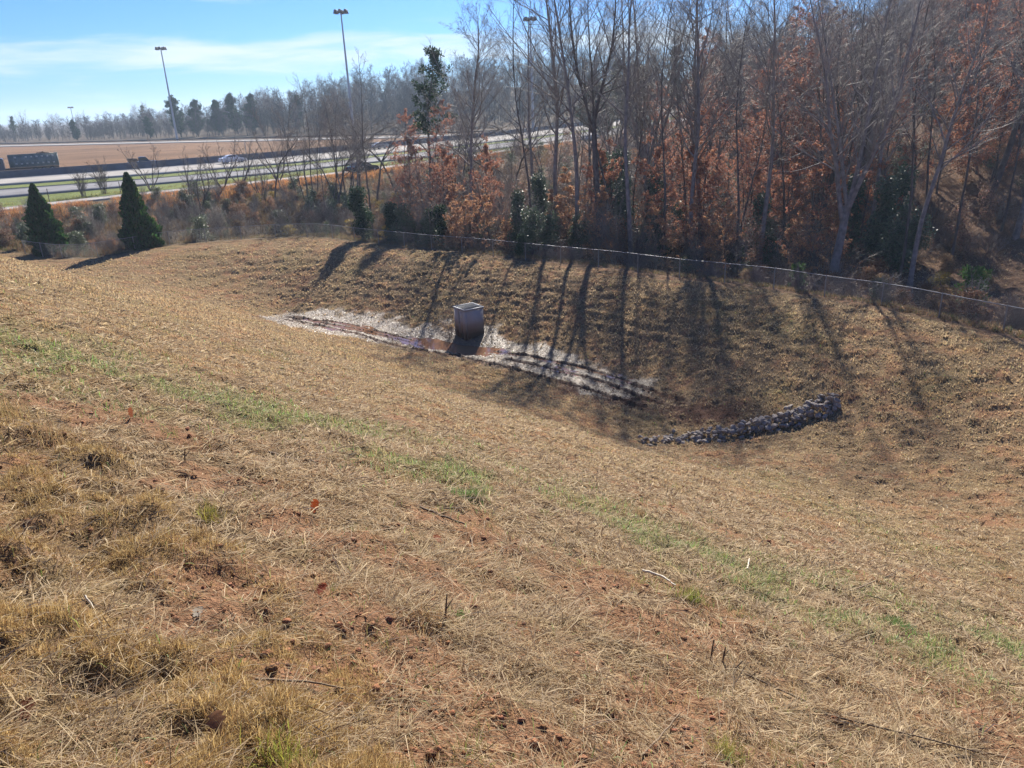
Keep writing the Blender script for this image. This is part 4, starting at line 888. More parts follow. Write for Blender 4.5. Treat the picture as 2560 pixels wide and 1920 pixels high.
# rough tan grass below and along the path (orange broomsedge), and on the brushy bank
def bandgrass(name, label, n, off0, off1, x0, x1, h0, h1, base, per, tip=None, dens=None):
    X = grg.uniform(x0, x1, n); yp = np.interp(X, [p[0] for p in PATH], [p[1] for p in PATH]); Y = yp + grg.uniform(off0, off1, n)
    k = (fbm(X * .25, Y * .25, 161) > (dens or .42)) & (crestd(X, Y) < -2.5); X, Y = X[k], Y[k]
    n = len(X) * per; rep = lambda a: np.repeat(a, per, 0)
    stuff(name, label, [blades(rep(X) + grg.normal(0, .12, n), rep(Y) + grg.normal(0, .12, n), grg.uniform(h0, h1, n), R(1) * grg.uniform(45, 90, n), np.full(n, .035), vary(base, n, .35, .1), droop=.4)], GRASS)
bandgrass("broomsedge", "tall orange broomsedge along the path", 3200, -9.5, -2.6, -62, 14, .3, .8, (0.50, 0.25, 0.105), 16, dens=.38)
bandgrass("bank_weeds", "rough brown weeds on the bank under the path", 9000, -36, -5, -62, 8, .3, .9, (0.17, 0.115, 0.062), 9, dens=.36)
bandgrass("verge_grass", "yellowish grass of the verge beyond the path", 3000, 4.5, 12, -75, 10, .15, .4, (0.25, 0.23, 0.08), 8, dens=.45)
X = grg.uniform(-48, 30, 9000); yc = np.interp(X, [p[0] for p in CREST], [p[1] for p in CREST]); Y = yc + grg.uniform(3.0, 7.5, len(X)); rep = lambda a: np.repeat(a, 8, 0); n = len(X) * 8
k = ground_h(X, Y)
stuff("fence_weeds", "dry weeds growing behind the fence", [blades(rep(X) + grg.normal(0, .1, n), rep(Y) + grg.normal(0, .1, n), grg.uniform(.08, .34, n), R(1) * grg.uniform(35, 90, n), np.full(n, .022), mixc(vary((0.22, 0.155, 0.085), n, .4), rep((grg.random(len(X)) < .2) * 1.), [0.12, 0.14, 0.05]), droop=.4)], GRASS)
# ---------------------------------------------------------------- roads
CONC = mat("pale_concrete", (0.31, 0.29, 0.265), 0.9, spec=.08, noise=(0.25, .2), bump=(6, .1))
ASPH = mat("grey_asphalt", (0.20, 0.195, 0.20), 0.9, spec=.08, noise=(0.2, .2), bump=(8, .1))
def strip(name, near, far, m, label, z=0.05):
    n = 60
    def rs(P):
        P = np.array(P, float); s = np.concatenate([[0], np.cumsum(np.hypot(*np.diff(P, axis=0).T))]); u = np.linspace(0, s[-1], n)
        return np.stack([np.interp(u, s, P[:, 0]), np.interp(u, s, P[:, 1])], 1)
    A, B = rs(near), rs(far); k = 5
    G = A[:, None] + (B - A)[:, None] * np.linspace(0, 1, k)[None, :, None]
    Z = base_h(G[..., 0], G[..., 1]) + z + 0.10
    V = np.concatenate([G, Z[..., None]], -1).reshape(-1, 3)
    i = (np.arange(n - 1)[:, None] * k + np.arange(k - 1)[None]).ravel()
    sk = []                             # a kerb-high skirt along both edges
    Vs = [V]; off = len(V)
    for j in (0, k - 1):
        e = V.reshape(n, k, 3)[:, j].copy(); e[:, 2] -= 0.35; Vs.append(e)
        a = np.arange(n - 1); sk.append(np.stack([a * k + j, (a + 1) * k + j, off + a + 1, off + a], 1)); off += n
    return tag(link(name, npmesh(name, np.concatenate(Vs), [np.stack([i, i + 1, i + k + 1, i + k], 1)] + sk, None, False, [m])), label, None, None, "structure")
def offs(P, d):
    P = np.array(P, float); t = np.gradient(P, axis=0); t /= np.hypot(t[:, 0], t[:, 1])[:, None]
    return np.stack([P[:, 0] - t[:, 1] * d, P[:, 1] + t[:, 0] * d], 1)
strip("path", PATH, offs(PATH, 3.6), CONC, "narrow pale path along the top of the brushy bank")
RB = [(-130, 68), (-90, 86.2), (-62.3, 98.3), (-48, 107.7), (-33.1, 118.8), (-24, 130.5), (-10.9, 143.0), (8, 168), (40, 222), (90, 320)]
RBF = [(-140, 82), (-98, 98.5), (-70.2, 111.1), (-52.6, 118.8), (-36.1, 131), (-27, 142.0), (-13.5, 158), (6, 186), (36, 240), (84, 334)]
RA = [(-142, 90), (-100, 107.5), (-74.6, 118.4), (-56.2, 126.9), (-38.2, 139), (-28.2, 150), (-14.6, 166), (5, 194), (34, 247), (82, 340)]
RAF = [(-150, 103), (-108, 121), (-83.7, 132.9), (-63.6, 143.6), (-44.2, 159.4), (-32.8, 175), (-18.5, 192), (0, 218), (28, 268), (74, 360)]
strip("road_slip", RB, RBF, ASPH, "grey slip road of the highway")
strip("road_near", RA, RAF, CONC, "pale near carriageway of the highway")
strip("road_behind_barrier", offs(RAF, 1.2), offs(RAF, 12), ASPH, "far carriageway of the highway, hidden behind the barrier")
FRN = [(-330, 385), (-196, 317), (-116.8, 277), (-68.5, 251), (-30, 232), (0, 226)]
strip("road_far", FRN, offs(FRN, 12), CONC, "pale far ramp road before the tree line")
# ---------------------------------------------------------------- barrier, guard rail, wire fences
BARR = mat("shade_toned_concrete", (0.13, 0.125, 0.13), 0.85, noise=(0.6, .25), bump=(10, .2))  # shade of the barrier's near side is put into this dark base colour
def sweep(P, prof, m, name, parent=None):
    P = np.array(P, float); t = np.gradient(P, axis=0); t /= np.hypot(t[:, 0], t[:, 1])[:, None]; nn = np.stack([-t[:, 1], t[:, 0]], 1)
    Z = base_h(P[:, 0], P[:, 1]); k = len(prof); V = []
    for o, h in prof: V.append(np.stack([P[:, 0] + nn[:, 0] * o, P[:, 1] + nn[:, 1] * o, Z + h], 1))
    V = np.stack(V, 1).reshape(-1, 3); n = len(P); i = (np.arange(n - 1)[:, None] * k + np.arange(k)[None]); j = (np.arange(n - 1)[:, None] * k + np.roll(np.arange(k), -1)[None])
    F = np.stack([i, j, j + k, i + k], -1).reshape(-1, 4)
    me = npmesh(name, V, [F, np.arange(k)[None, ::-1], (n - 1) * k + np.arange(k)[None]], None, False, [m]); return link(name, me, parent)
def dense(P, n):
    P = np.array(P, float); s = np.concatenate([[0], np.cumsum(np.hypot(*np.diff(P, axis=0).T))]); u = np.linspace(0, s[-1], n)
    return np.stack([np.interp(u, s, P[:, 0]), np.interp(u, s, P[:, 1])], 1)
b = sweep(dense(offs(RAF, 0.5), 90), [(-.32, 0), (-.28, .25), (-.14, .45), (-.10, 1.25), (.10, 1.25), (.14, .45), (.28, .25), (.32, 0)], BARR, "median_barrier")
tag(b, "long dark concrete barrier between the carriageways of the highway", "barrier")
STEEL = mat("dull_galvanised_steel", (0.36, 0.37, 0.38), 0.45, 0.7, noise=(2, .2)); RUSTY = mat("dark_weathered_steel", (0.10, 0.085, 0.075), 0.8, 0.2)
g = empty("guard_rail"); tag(g, "long dark guard rail along the far ramp road before the tree line", "guard rail")
GR = dense(offs(FRN, 13.0), 60)
sweep(GR, [(-.05, .45), (-.05, .80), (.05, .80), (.05, .45)], RUSTY, "rail", g)
tpost = Tubes(); tpost.line([(0, 0, -.1), (0, 0, .8)], .09, 4); pm = npmesh("post", *tpost.build(), None, False, [RUSTY])
for x, y in GR: link("post", pm, g, (x, y, float(base_h(x, y))))
# chain-link fence along the rim
CREF = [p for p in CREST]; FL = dense(offs(CREF, 1.9), 700)
for _ in range(60): FL[1:-1] = (FL[:-2] + FL[1:-1] + FL[2:]) / 3
FZ = ground_h(FL[:, 0], FL[:, 1]); FZ = np.convolve(np.pad(FZ, 20, mode='edge'), np.ones(41) / 41, 'valid') - .04
FS = np.concatenate([[0], np.cumsum(np.hypot(*np.diff(FL, axis=0).T))])
def fat(s, v): return np.stack([np.interp(s, FS, FL[:, 0]), np.interp(s, FS, FL[:, 1]), np.interp(s, FS, FZ) + v], -1)
GALV = mat("bright_galvanised_steel", (0.27, 0.275, 0.285), 0.5, 0.5)
WIRE = mat("galvanised_wire", (0.23, 0.235, 0.245), 0.6, 0.3)
fe = empty("chain_link_fence"); tag(fe, "low chain-link fence with a galvanised top rail round the basin's rim", "fence")
FH = 1.22
t = Tubes(); s = np.linspace(0, FS[-1], 260); t.line(fat(s, np.full(260, FH)), .021, 6); link("top_rail", npmesh("top_rail", *t.build(), None, True, [GALV]), fe)
t = Tubes(); st = np.arange(0, FS[-1] - 1.2, .075)
for a, bb_ in ((0, 1), (1, 0)):
    h0 = .04 + a * (FH - .08); h1 = .04 + bb_ * (FH - .08)
    t.add(np.stack([fat(st, np.full(len(st), h0)), fat(st + .57, np.full(len(st), (h0 + h1) / 2)), fat(st + 1.14, np.full(len(st), h1))], 1), np.full((len(st), 3), .0021), 3)
link("wire_mesh", npmesh("wire_mesh", *t.build(), None, False, [WIRE]), fe)
t = Tubes(); t.line([(0, 0, -.3), (0, 0, FH + .05)], .03, 6); pm = npmesh("post", *t.build(), None, True, [GALV])
for s in np.arange(.2, FS[-1], 3.0): link("post", pm, fe, tuple(fat(s, 0.0)))
# wire fence of thin posts on the verge
wf = empty("wire_fence"); tag(wf, "sagging wire fence on thin dark posts along the verge", "fence")
WL = dense(offs(PATH, 5.2), 400); WS = np.concatenate([[0], np.cumsum(np.hypot(*np.diff(WL, axis=0).T))])
t = Tubes(); t.line([(0, 0, -.2), (.03, 0, 1.5)], .045, 5); pm = npmesh("post", *t.build(), None, False, [BARKD]); pos = []
for s in np.arange(42, 140, 8.0):
    x, y = np.interp(s, WS, WL[:, 0]), np.interp(s, WS, WL[:, 1]); p = (x, y, float(base_h(x, y))); pos.append(p); link("post", pm, wf, p)
t = Tubes(); pos = np.array(pos)
for h in (.5, .95, 1.35): t.line(pos + np.array([0, 0, h]), .006, 3)
link("wire", npmesh("wire", *t.build(), None, False, [WIRE]), wf)
# ---------------------------------------------------------------- generic solid helpers
import bmesh
def boxm(lo, hi):
    x0, y0, z0 = lo; x1, y1, z1 = hi
    V = np.array([(x0, y0, z0), (x1, y0, z0), (x1, y1, z0), (x0, y1, z0), (x0, y0, z1), (x1, y0, z1), (x1, y1, z1), (x0, y1, z1)], float)
    F = np.array([(0, 3, 2, 1), (4, 5, 6, 7), (0, 1, 5, 4), (1, 2, 6, 5), (2, 3, 7, 6), (3, 0, 4, 7)]); return V, F
def boxes(name, L_, m, parent=None, bevel=0.0):
    Vs, Fs, o = [], [], 0
    for lo, hi in L_:
        v, f = boxm(lo, hi); Vs.append(v); Fs.append(f + o); o += 8
    me = npmesh(name, np.concatenate(Vs), [np.concatenate(Fs)], None, False, [m])
    if bevel: bev(me, bevel)
    return link(name, me, parent)
def bev(me, w, seg=2):
    bm = bmesh.new(); bm.from_mesh(me); bmesh.ops.bevel(bm, geom=list(bm.edges), offset=w, segments=seg, affect='EDGES', clamp_overlap=True); bm.to_mesh(me); bm.free()
def prof(name, P, w, m, parent=None, bevel=0.0, inset=None, y0=0.0):
    """side outline P (x,z) extruded over the width w; inset narrows the upper part (z above inset[0] by inset[1])"""
    k = len(P); V = []
    for sgn in (-1, 1):
        for x, zz in P:
            hw = w / 2
            if inset and zz > inset[0]: hw -= inset[1] * min(1, (zz - inset[0]) / inset[2])
            V.append((x, y0 + sgn * hw, zz))
    F4 = [(i, (i + 1) % k, k + (i + 1) % k, k + i) for i in range(k)]
    bm = bmesh.new(); vs = [bm.verts.new(v) for v in V]
    for f in F4: bm.faces.new([vs[i] for i in f])
    bm.faces.new([vs[i] for i in range(k)][::-1]); bm.faces.new([vs[k + i] for i in range(k)])
    bmesh.ops.recalc_face_normals(bm, faces=bm.faces)
    if bevel: bmesh.ops.bevel(bm, geom=list(bm.edges), offset=bevel, segments=2, affect='EDGES', clamp_overlap=True)
    me = bpy.data.meshes.new(name); bm.to_mesh(me); bm.free(); me.materials.append(m); return link(name, me, parent)
RUB = mat("black_tyre_rubber", (0.018, 0.018, 0.02), 0.8); RIM = mat("alloy_rim", (0.45, 0.45, 0.47), 0.35, 0.8)
GLASS = mat("dark_window_glass", (0.02, 0.025, 0.03), 0.06, spec=0.6); LAMP = mat("lamp_lens", (0.7, 0.68, 0.62), 0.15, spec=0.6); RLAMP = mat("red_lamp_lens", (0.35, 0.02, 0.02), 0.2, spec=0.6)
def wheel(parent, x, y, r, wd):
    def ring(name, r_, w_, m, par, x=0, y=0, z=0):
        n = 20; th = np.arange(n) * 2 * np.pi / n; V = []
        for yy, q in ((-w_ / 2, r_ * .9), (-w_ / 2 * .8, r_), (w_ / 2 * .8, r_), (w_ / 2, r_ * .9)):
            V += [(math.cos(a) * q, yy, math.sin(a) * q) for a in th]
        F = [(j * n + i, j * n + (i + 1) % n, (j + 1) * n + (i + 1) % n, (j + 1) * n + i) for j in range(3) for i in range(n)]
        me = npmesh(name, np.array(V), [np.array(F), np.arange(n)[None, ::-1], 3 * n + np.arange(n)[None]], None, False, [m]); o = link(name, me, par, (x, y, z)); return o
    w_ = ring("wheel", r, wd, RUB, parent, x, y, r); ring("rim", r * .6, wd * 1.06, RIM, w_)
def vehicle(name, px, py, heading, label, cat, z=FLAT + .15):
    p = atZ(px, py, z); e = empty(name, tuple(p), heading); tag(e, label, cat); return e
def sedan(e, paint):
    prof("body", [(-2.35, .35), (-2.4, .62), (-2.3, .92), (-1.75, .98), (-1.05, 1.02), (.75, .98), (1.75, .86), (2.28, .70), (2.38, .48), (2.3, .30), (1.85, .24), (-1.9, .24)], 1.82, paint, e, .05)
    prof("cabin", [(-1.75, .96), (-1.05, 1.36), (-.55, 1.44), (.15, 1.42), (.62, 1.28), (1.12, .94)], 1.62, paint, e, .05, (.96, .16, .45))
    for y in (-1, 1):
        prof("window", [(-1.42, 1.02), (-.98, 1.31), (-.22, 1.36), (-.22, 1.02)], .03, GLASS, e, 0, None, y * .735); prof("window", [(-.14, 1.02), (-.14, 1.36), (.18, 1.35), (.52, 1.22), (.86, 1.02)], .03, GLASS, e, 0, None, y * .735)
        boxes("headlight", [((2.08, y * .78 - .14, .58), (2.36, y * .78 + .14, .72))], LAMP, e, .03); boxes("taillight", [((-2.41, y * .72 - .18, .70), (-2.28, y * .72 + .18, .86))], RLAMP, e, .03)
        boxes("door_handle", [((-.75, y * .915 - .02, .84), (-.55, y * .915 + .02, .88))], STEEL, e); boxes("mirror", [((.6, y * 1.0 - .1, .98), (.75, y * 1.0 + .08, 1.1))], paint, e, .03)
        for x in (-1.42, 1.42): wheel(e, x, y * .80, .33, .22)
WHITE = mat("white_car_paint", (0.75, 0.76, 0.78), 0.25, spec=0.5); NAVY = mat("dark_blue_paint", (0.02, 0.03, 0.06), 0.25, spec=0.5); DGREY = mat("dark_grey_paint", (0.05, 0.06, 0.07), 0.25, spec=0.5)
HD = math.atan2(15.8, 19.4)
sedan(vehicle("white_sedan", 583, 407, HD, "white sedan passing on the pale carriageway in front of the barrier", "car"), WHITE)
sedan(vehicle("dark_sedan", 908, 431, math.atan2(15, 12), "dark sedan on the narrow path behind thin bare trees", "car"), DGREY)
sedan(vehicle("pale_sedan", 955, 372, math.atan2(17, 16), "pale car on the highway behind the thin pole tree", "car"), STEEL)
e = vehicle("pickup_truck", 360, 417, math.atan2(10.7, 20), "dark blue pickup with a brown load passing in front of the barrier", "pickup")
prof("body", [(-2.6, .45), (-2.65, .95), (-.75, .98), (-.7, 1.02), (.95, 1.05), (2.35, .98), (2.6, .8), (2.62, .5), (2.4, .38), (-2.4, .38)], 1.9, NAVY, e, .05)
prof("cabin", [(-.75, 1.0), (-.68, 1.72), (-.3, 1.78), (.55, 1.74), (1.15, 1.02)], 1.7, NAVY, e, .05, (1.05, .12, .6))
TARP = mat("brown_tarp", (0.17, 0.10, 0.055), 0.8, noise=(3, .3), bump=(5, .4)); boxes("load", [((-2.5, -.8, .95), (-.85, .8, 1.62))], TARP, e, .12)
for y in (-1, 1):
    prof("window", [(-.55, 1.12), (-.52, 1.62), (.5, 1.62), (.92, 1.12)], .03, GLASS, e, 0, None, y * .80); boxes("headlight", [((2.45, y * .75 - .14, .72), (2.63, y * .75 + .14, .9))], LAMP, e, .03)
    for x in (-1.6, 1.65): wheel(e, x, y * .84, .40, .26)
# roll-off truck with a ribbed container, behind the barrier
e = empty("container_truck", (-84.6, 142.4, FLAT + .15), math.atan2(-10.5, -20)); tag(e, "roll-off truck hauling a long grey-green open container behind the barrier at the left edge", "truck")
CONT = mat("grey_green_steel", (0.15, 0.19, 0.19), 0.6, .1, noise=(.8, .3)); CABM = mat("dark_cab_paint", (0.03, 0.045, 0.09), .3, spec=.5)
boxes("chassis", [((-5.4, -.5, .75), (5.6, .5, 1.05))], RUSTY, e, .03)
c = boxes("container", [((-5.5, -1.2, 1.15), (2.1, 1.2, 1.27)), ((-5.5, -1.2, 1.27), (2.1, -1.12, 3.15)), ((-5.5, 1.12, 1.27), (2.1, 1.2, 3.15)), ((-5.5, -1.12, 1.27), (-5.42, 1.12, 3.15)), ((2.02, -1.12, 1.27), (2.1, 1.12, 3.0))], CONT, e)
boxes("rib", [((-5.4 + i * .82, y - .05, 1.3), (-5.28 + i * .82, y + .05, 3.1)) for i in range(10) for y in (-1.24, 1.24)], CONT, c)
boxes("top_rim", [((-5.55, y - .06, 3.15), (2.15, y + .06, 3.28)) for y in (-1.17, 1.17)], CONT, c)
LETM = mat("pale_stencil_paint", (0.6, 0.6, 0.56), .7)
boxes("marking", [((-4.9 + i * .82, y - .012, zz), (-4.9 + i * .82 + .34, y + .012, zz + .24)) for i in range(8) for zz in (1.62, 2.72) for y in (-1.215, 1.215) if not (i == 6 and zz > 2)], LETM, c)
ld = bmesh.new(); bmesh.ops.create_icosphere(ld, subdivisions=3, radius=1.0)
for v in ld.verts: v.co = Vector((v.co.x * 1.6 - 3.6, v.co.y * 1.0, v.co.z * .75 + 2.85)) + Vector([prng.gauss(0, .06) for _ in range(3)])
lm = bpy.data.meshes.new("load"); ld.to_mesh(lm); ld.free(); lm.materials.append(TARP); link("load", lm, e)
prof("cab", [(2.9, .8), (2.9, 2.75), (3.2, 2.85), (4.3, 2.75), (4.75, 1.95), (5.9, 1.75), (6.1, 1.5), (6.1, .75)], 2.2, CABM, e, .08)
for y in (-1, 1): prof("window", [(3.3, 1.9), (3.3, 2.55), (4.2, 2.52), (4.5, 1.95)], .03, GLASS, e, 0, None, y * 1.1)
prof("windscreen", [(4.30, 2.66), (4.36, 2.68), (4.74, 2.05), (4.66, 2.03)], 1.8, GLASS, e)
for y in (-1, 1):
    for x in (-4.3, -3.0, -1.7, 4.9): wheel(e, x, y * 1.0, .52, .34)
    boxes("headlight", [((6.02, y * .85 - .15, 1.05), (6.13, y * .85 + .15, 1.3))], LAMP, e, .02)
# ---------------------------------------------------------------- high-mast lamps
MASTM = mat("pale_mast_steel", (0.40, 0.42, 0.45), 0.5, 0.5); LUM = mat("dark_luminaire_housing", (0.10, 0.06, 0.055), 0.6)
def mast(px, pyb, Y, h, label, arms=4):
    d = ray(px, pyb); x = d[0] * Y / d[1]; e = empty("high_mast_lamp", (x, Y, float(base_h(x, Y))), prng.uniform(0, 1)); tag(e, label, "lamp mast", "high-mast lamps over the highway")
    t = Tubes(); t.line([(0, 0, -.5), (0, 0, h * .33), (0, 0, h * .66), (0, 0, h)], [.42, .33, .25, .17], 12); link("pole", npmesh("pole", *t.build(), None, True, [MASTM]), e)
    t = Tubes(); a = np.linspace(0, 2 * np.pi, 25); t.line(np.stack([np.cos(a) * .75, np.sin(a) * .75, np.full(25, h - .2)], 1), .06, 5)
    for k in range(arms): t.line([(0, 0, h - .2), (math.cos(k * 2 * np.pi / arms) * 1.3, math.sin(k * 2 * np.pi / arms) * 1.3, h - .1)], .05, 5)
    link("lamp_ring", npmesh("lamp_ring", *t.build(), None, True, [LUM]), e)
    for k in range(arms):
        an = k * 2 * np.pi / arms; t = Tubes(); t.line([(0, 0, .5), (0, 0, .35), (0, 0, -.1), (0, 0, -.5), (0, 0, -.55)], [.14, .38, .46, .62, .1], 12)
        link("luminaire", npmesh("luminaire", *t.build(), None, True, [LUM]), e, (math.cos(an) * 1.5, math.sin(an) * 1.5, h - .15))
    return e
mast(443, 347, 300, 31.5, "left of the two tall lamp masts, standing before the dark far pines", 6)
mast(884, 330, 222, 32.5, "right, taller-looking lamp mast, its foot hidden behind bare trees", 6)
mast(1333, 320, 235, 30.0, "lamp mast whose head alone shows through bare branches at the sky", 6)
mast(194, 348, 600, 17.5, "tiny far lamp mast with wide head just above the tree line at the left", 6)
# road sign seen from behind
p = atZ(617, 392, FLAT); e = empty("road_sign", tuple(p), HD + 1.2); tag(e, "small pale road sign plate on a post behind the white car", "sign")
t = Tubes(); t.line([(0, 0, 0), (0, 0, 2.9)], .06, 6); link("post", npmesh("post", *t.build(), None, True, [STEEL]), e)
boxes("plate", [((-.6, -.09, 1.5), (.6, -.065, 3.4))], mat("bare_aluminium", (0.55, 0.56, 0.56), .5, .5), e)
# ---------------------------------------------------------------- outlet box on the basin floor
BC = atZ(1166, 853, 0.0); BA = R(33)
e = empty("outlet_box", (BC[0], BC[1], -0.05), BA); tag(e, "square concrete outlet box with a steel grate on top standing in the puddle", "outlet box")
def conc_mat():
    m = bpy.data.materials.new("stained_precast_concrete"); m.use_nodes = True; n = m.node_tree.nodes; l = m.node_tree.links; b = n["Principled BSDF"]; b.inputs["Roughness"].default_value = .85
    tcn = n.new("ShaderNodeTexCoord"); sp = n.new("ShaderNodeSeparateXYZ"); l.new(tcn.outputs["Object"], sp.inputs[0]); no = n.new("ShaderNodeTexNoise"); no.inputs["Scale"].default_value = 5; no.inputs["Detail"].default_value = 6; l.new(tcn.outputs["Object"], no.inputs["Vector"])
    ad = n.new("ShaderNodeMath"); ad.operation = 'MULTIPLY_ADD'; l.new(no.outputs["Fac"], ad.inputs[0]); ad.inputs[1].default_value = .22; l.new(sp.outputs[2], ad.inputs[2])
    cr = n.new("ShaderNodeValToRGB"); cr.color_ramp.elements[0].position = .0; cr.color_ramp.elements[0].color = (.045, .03, .022, 1); cr.color_ramp.elements[1].position = 1.0; cr.color_ramp.elements[1].color = (.44, .41, .39, 1)
    for p_, c_ in ((.26, (.10, .070, .054, 1)), (.40, (.19, .14, .11, 1)), (.54, (.27, .21, .17, 1)), (.66, (.345, .30, .275, 1))): x = cr.color_ramp.elements.new(p_); x.color = c_
    mr = n.new("ShaderNodeMapRange"); mr.inputs["From Max"].default_value = 2.0; l.new(ad.outputs[0], mr.inputs["Value"]); l.new(mr.outputs[0], cr.inputs[0]); l.new(cr.outputs[0], b.inputs["Base Color"])
    bp = n.new("ShaderNodeBump"); bp.inputs["Strength"].default_value = .3; bp.inputs["Distance"].default_value = .02; no2 = n.new("ShaderNodeTexNoise"); no2.inputs["Scale"].default_value = 30; l.new(tcn.outputs["Object"], no2.inputs["Vector"]); l.new(no2.outputs["Fac"], bp.inputs["Height"]); l.new(bp.outputs[0], b.inputs["Normal"]); return m
CB = conc_mat(); W_, TH, HB = 1.28, .15, 1.86
# the left wall carries a tall slot high up and a low round-ish drain opening
link_w = [((TH, 0, 0), (W_, TH, HB)), ((W_ - TH, TH, 0), (W_, W_, HB)), ((TH, W_ - TH, 0), (W_ - TH, W_, HB)),
          ((0, 0, 0), (TH, .30, HB)), ((0, .30, .42), (TH, .64, HB)), ((0, .30, 0), (TH, .64, .12)), ((0, .64, 0), (TH, .66, HB)), ((0, .66, 0), (TH, .80, .98)), ((0, .66, 1.70), (TH, .80, HB)), ((0, .80, 0), (TH, W_, HB))]
boxes("wall", link_w, CB, e)
FRM = mat("galvanised_grate_frame", (0.34, 0.345, 0.35), .7, .2); BAR = mat("dark_grate_bars", (0.13, 0.135, 0.14), .75, 0, spec=.15)
o_ = .05
g = boxes("grate_frame", [((-o_, -o_, HB + .003), (W_ + o_, .03, HB + .09)), ((-o_, W_ - .03, HB + .003), (W_ + o_, W_ + o_, HB + .09)), ((-o_, .03, HB + .003), (.03, W_ - .03, HB + .09)), ((W_ - .03, .03, HB + .003), (W_ + o_, W_ - .03, HB + .09))], FRM, e)
boxes("grate_bars", [((.05 + i * .07, .03, HB + .02), (.08 + i * .07, W_ - .03, HB + .075)) for i in range(17)] + [((.03, .15 + i * .24, HB + .03), (W_ - .03, .17 + i * .24, HB + .065)) for i in range(5)], BAR, g)
boxes("opening_shade_fill", [((.06, .662, .982), (.14, .798, 1.698)), ((.06, .302, .122), (.14, .638, .418))], mat("painted_hole_shade", (.03, .02, .017), .9), e)  # dark blocks plug slot and drain opening; their colour stands for shade inside
boxes("plate", [((-.02, .36, 1.42), (-.003, .52, 1.66))], mat("pale_plate", (.5, .48, .45), .6), e)
t = Tubes(); t.line([(W_ + .0, .5, 1.35), (W_ + .12, .5, 1.28), (W_ + .16, .5, 1.05), (W_ + .08, .5, .85), (W_, .5, .8)], .014, 5); link("handle_loop", npmesh("handle_loop", *t.build(), None, True, [STEEL]), e)
place("twig_c", "bare_sapling", (BC[0] - 1.0, BC[1] + .7, -.1), "small bare sapling standing in the puddle left of the outlet box", "sapling", None, .55, 1.0)
# ---------------------------------------------------------------- standing water on the floor
WATER = bpy.data.materials.new("muddy_water"); WATER.use_nodes = True
b = WATER.node_tree.nodes["Principled BSDF"]; b.inputs["Base Color"].default_value = (.20, .105, .06, 1); b.inputs["Roughness"].default_value = .04; b.inputs["Specular IOR Level"].default_value = .5
no = WATER.node_tree.nodes.new("ShaderNodeTexNoise"); no.inputs["Scale"].default_value = 5; bp = WATER.node_tree.nodes.new("ShaderNodeBump"); bp.inputs["Strength"].default_value = .04; bp.inputs["Distance"].default_value = .02
tcn = WATER.node_tree.nodes.new("ShaderNodeTexCoord"); WATER.node_tree.links.new(tcn.outputs["Object"], no.inputs["Vector"]); WATER.node_tree.links.new(no.outputs["Fac"], bp.inputs["Height"]); WATER.node_tree.links.new(bp.outputs[0], b.inputs["Normal"])
A = dense(FLOORAX, 40); Aw = np.concatenate([offs(A, 2.3), offs(A, -2.3)[::-1]])
tag(link("water", npmesh("water", np.concatenate([Aw, np.full((len(Aw), 1), WATERZ)], 1), [np.arange(len(Aw))[None, ::-1]], None, False, [WATER])), "shallow muddy water lying in the floor's ruts and puddle", None, None, "structure")
# ---------------------------------------------------------------- rock check dam: every rock an object
ROCK = mat("grey_rock", (0.30, 0.255, 0.215), 0.9, noise=(4, .35), bump=(18, .5)); ROCKM = []
for i in range(9):
    bm = bmesh.new(); bmesh.ops.create_icosphere(bm, subdivisions=2, radius=1.0); rr_ = random.Random(200 + i)
    pl = [(Vector([rr_.gauss(0, 1) for _ in range(3)]).normalized(), rr_.uniform(.55, .85)) for _ in range(11)]
    for v in bm.verts:
        for nn, dd in pl:
            q = v.co.dot(nn)
            if q > dd: v.co -= nn * (q - dd)
        v.co = Vector((v.co.x * 1.25, v.co.y * .9, v.co.z * .62)) * (1 + rr_.gauss(0, .02))
    me = bpy.data.meshes.new("rock"); bm.to_mesh(me); bm.free(); me.materials.append(ROCK); ROCKM.append(me)
rk = random.Random(77); n = 0; RA0, RA1 = np.array([5.0, 28.0]), np.array([13.2, 29.1])
dv_ = (RA1 - RA0) / np.linalg.norm(RA1 - RA0); nv_ = np.array([-dv_[1], dv_[0]])
for lay in range(4):
    k = [104, 90, 66, 36][lay]
    for i in range(k):
        t = (i + rk.random()) / k
        if lay >= 2: t = .25 * (lay - 1) + (1 - .25 * (lay - 1)) * t
        wdt = (.42 + .26 * t) * (1 - lay * .22); o = rk.uniform(-1, 1) * wdt * (1.25 if lay == 0 else 1) * (1.7 if lay == 0 and rk.random() < .12 else 1)
        x, y = RA0 + (RA1 - RA0) * t + nv_ * o
        s = rk.uniform(.075, .155) * (.85 + .3 * t); zz = H1(x, y) + .03 + lay * .13 * (.8 + .25 * t)
        o_ = link("rock", ROCKM[rk.randrange(9)], None, (x, y, zz)); o_.scale = (s, s, s); o_.rotation_euler = (rk.gauss(0, .5), rk.gauss(0, .5), rk.uniform(0, 6.28)); n += 1
        tag(o_, "grey angular rock piled in the low check dam across the basin floor", "rock", "rocks of the check dam")
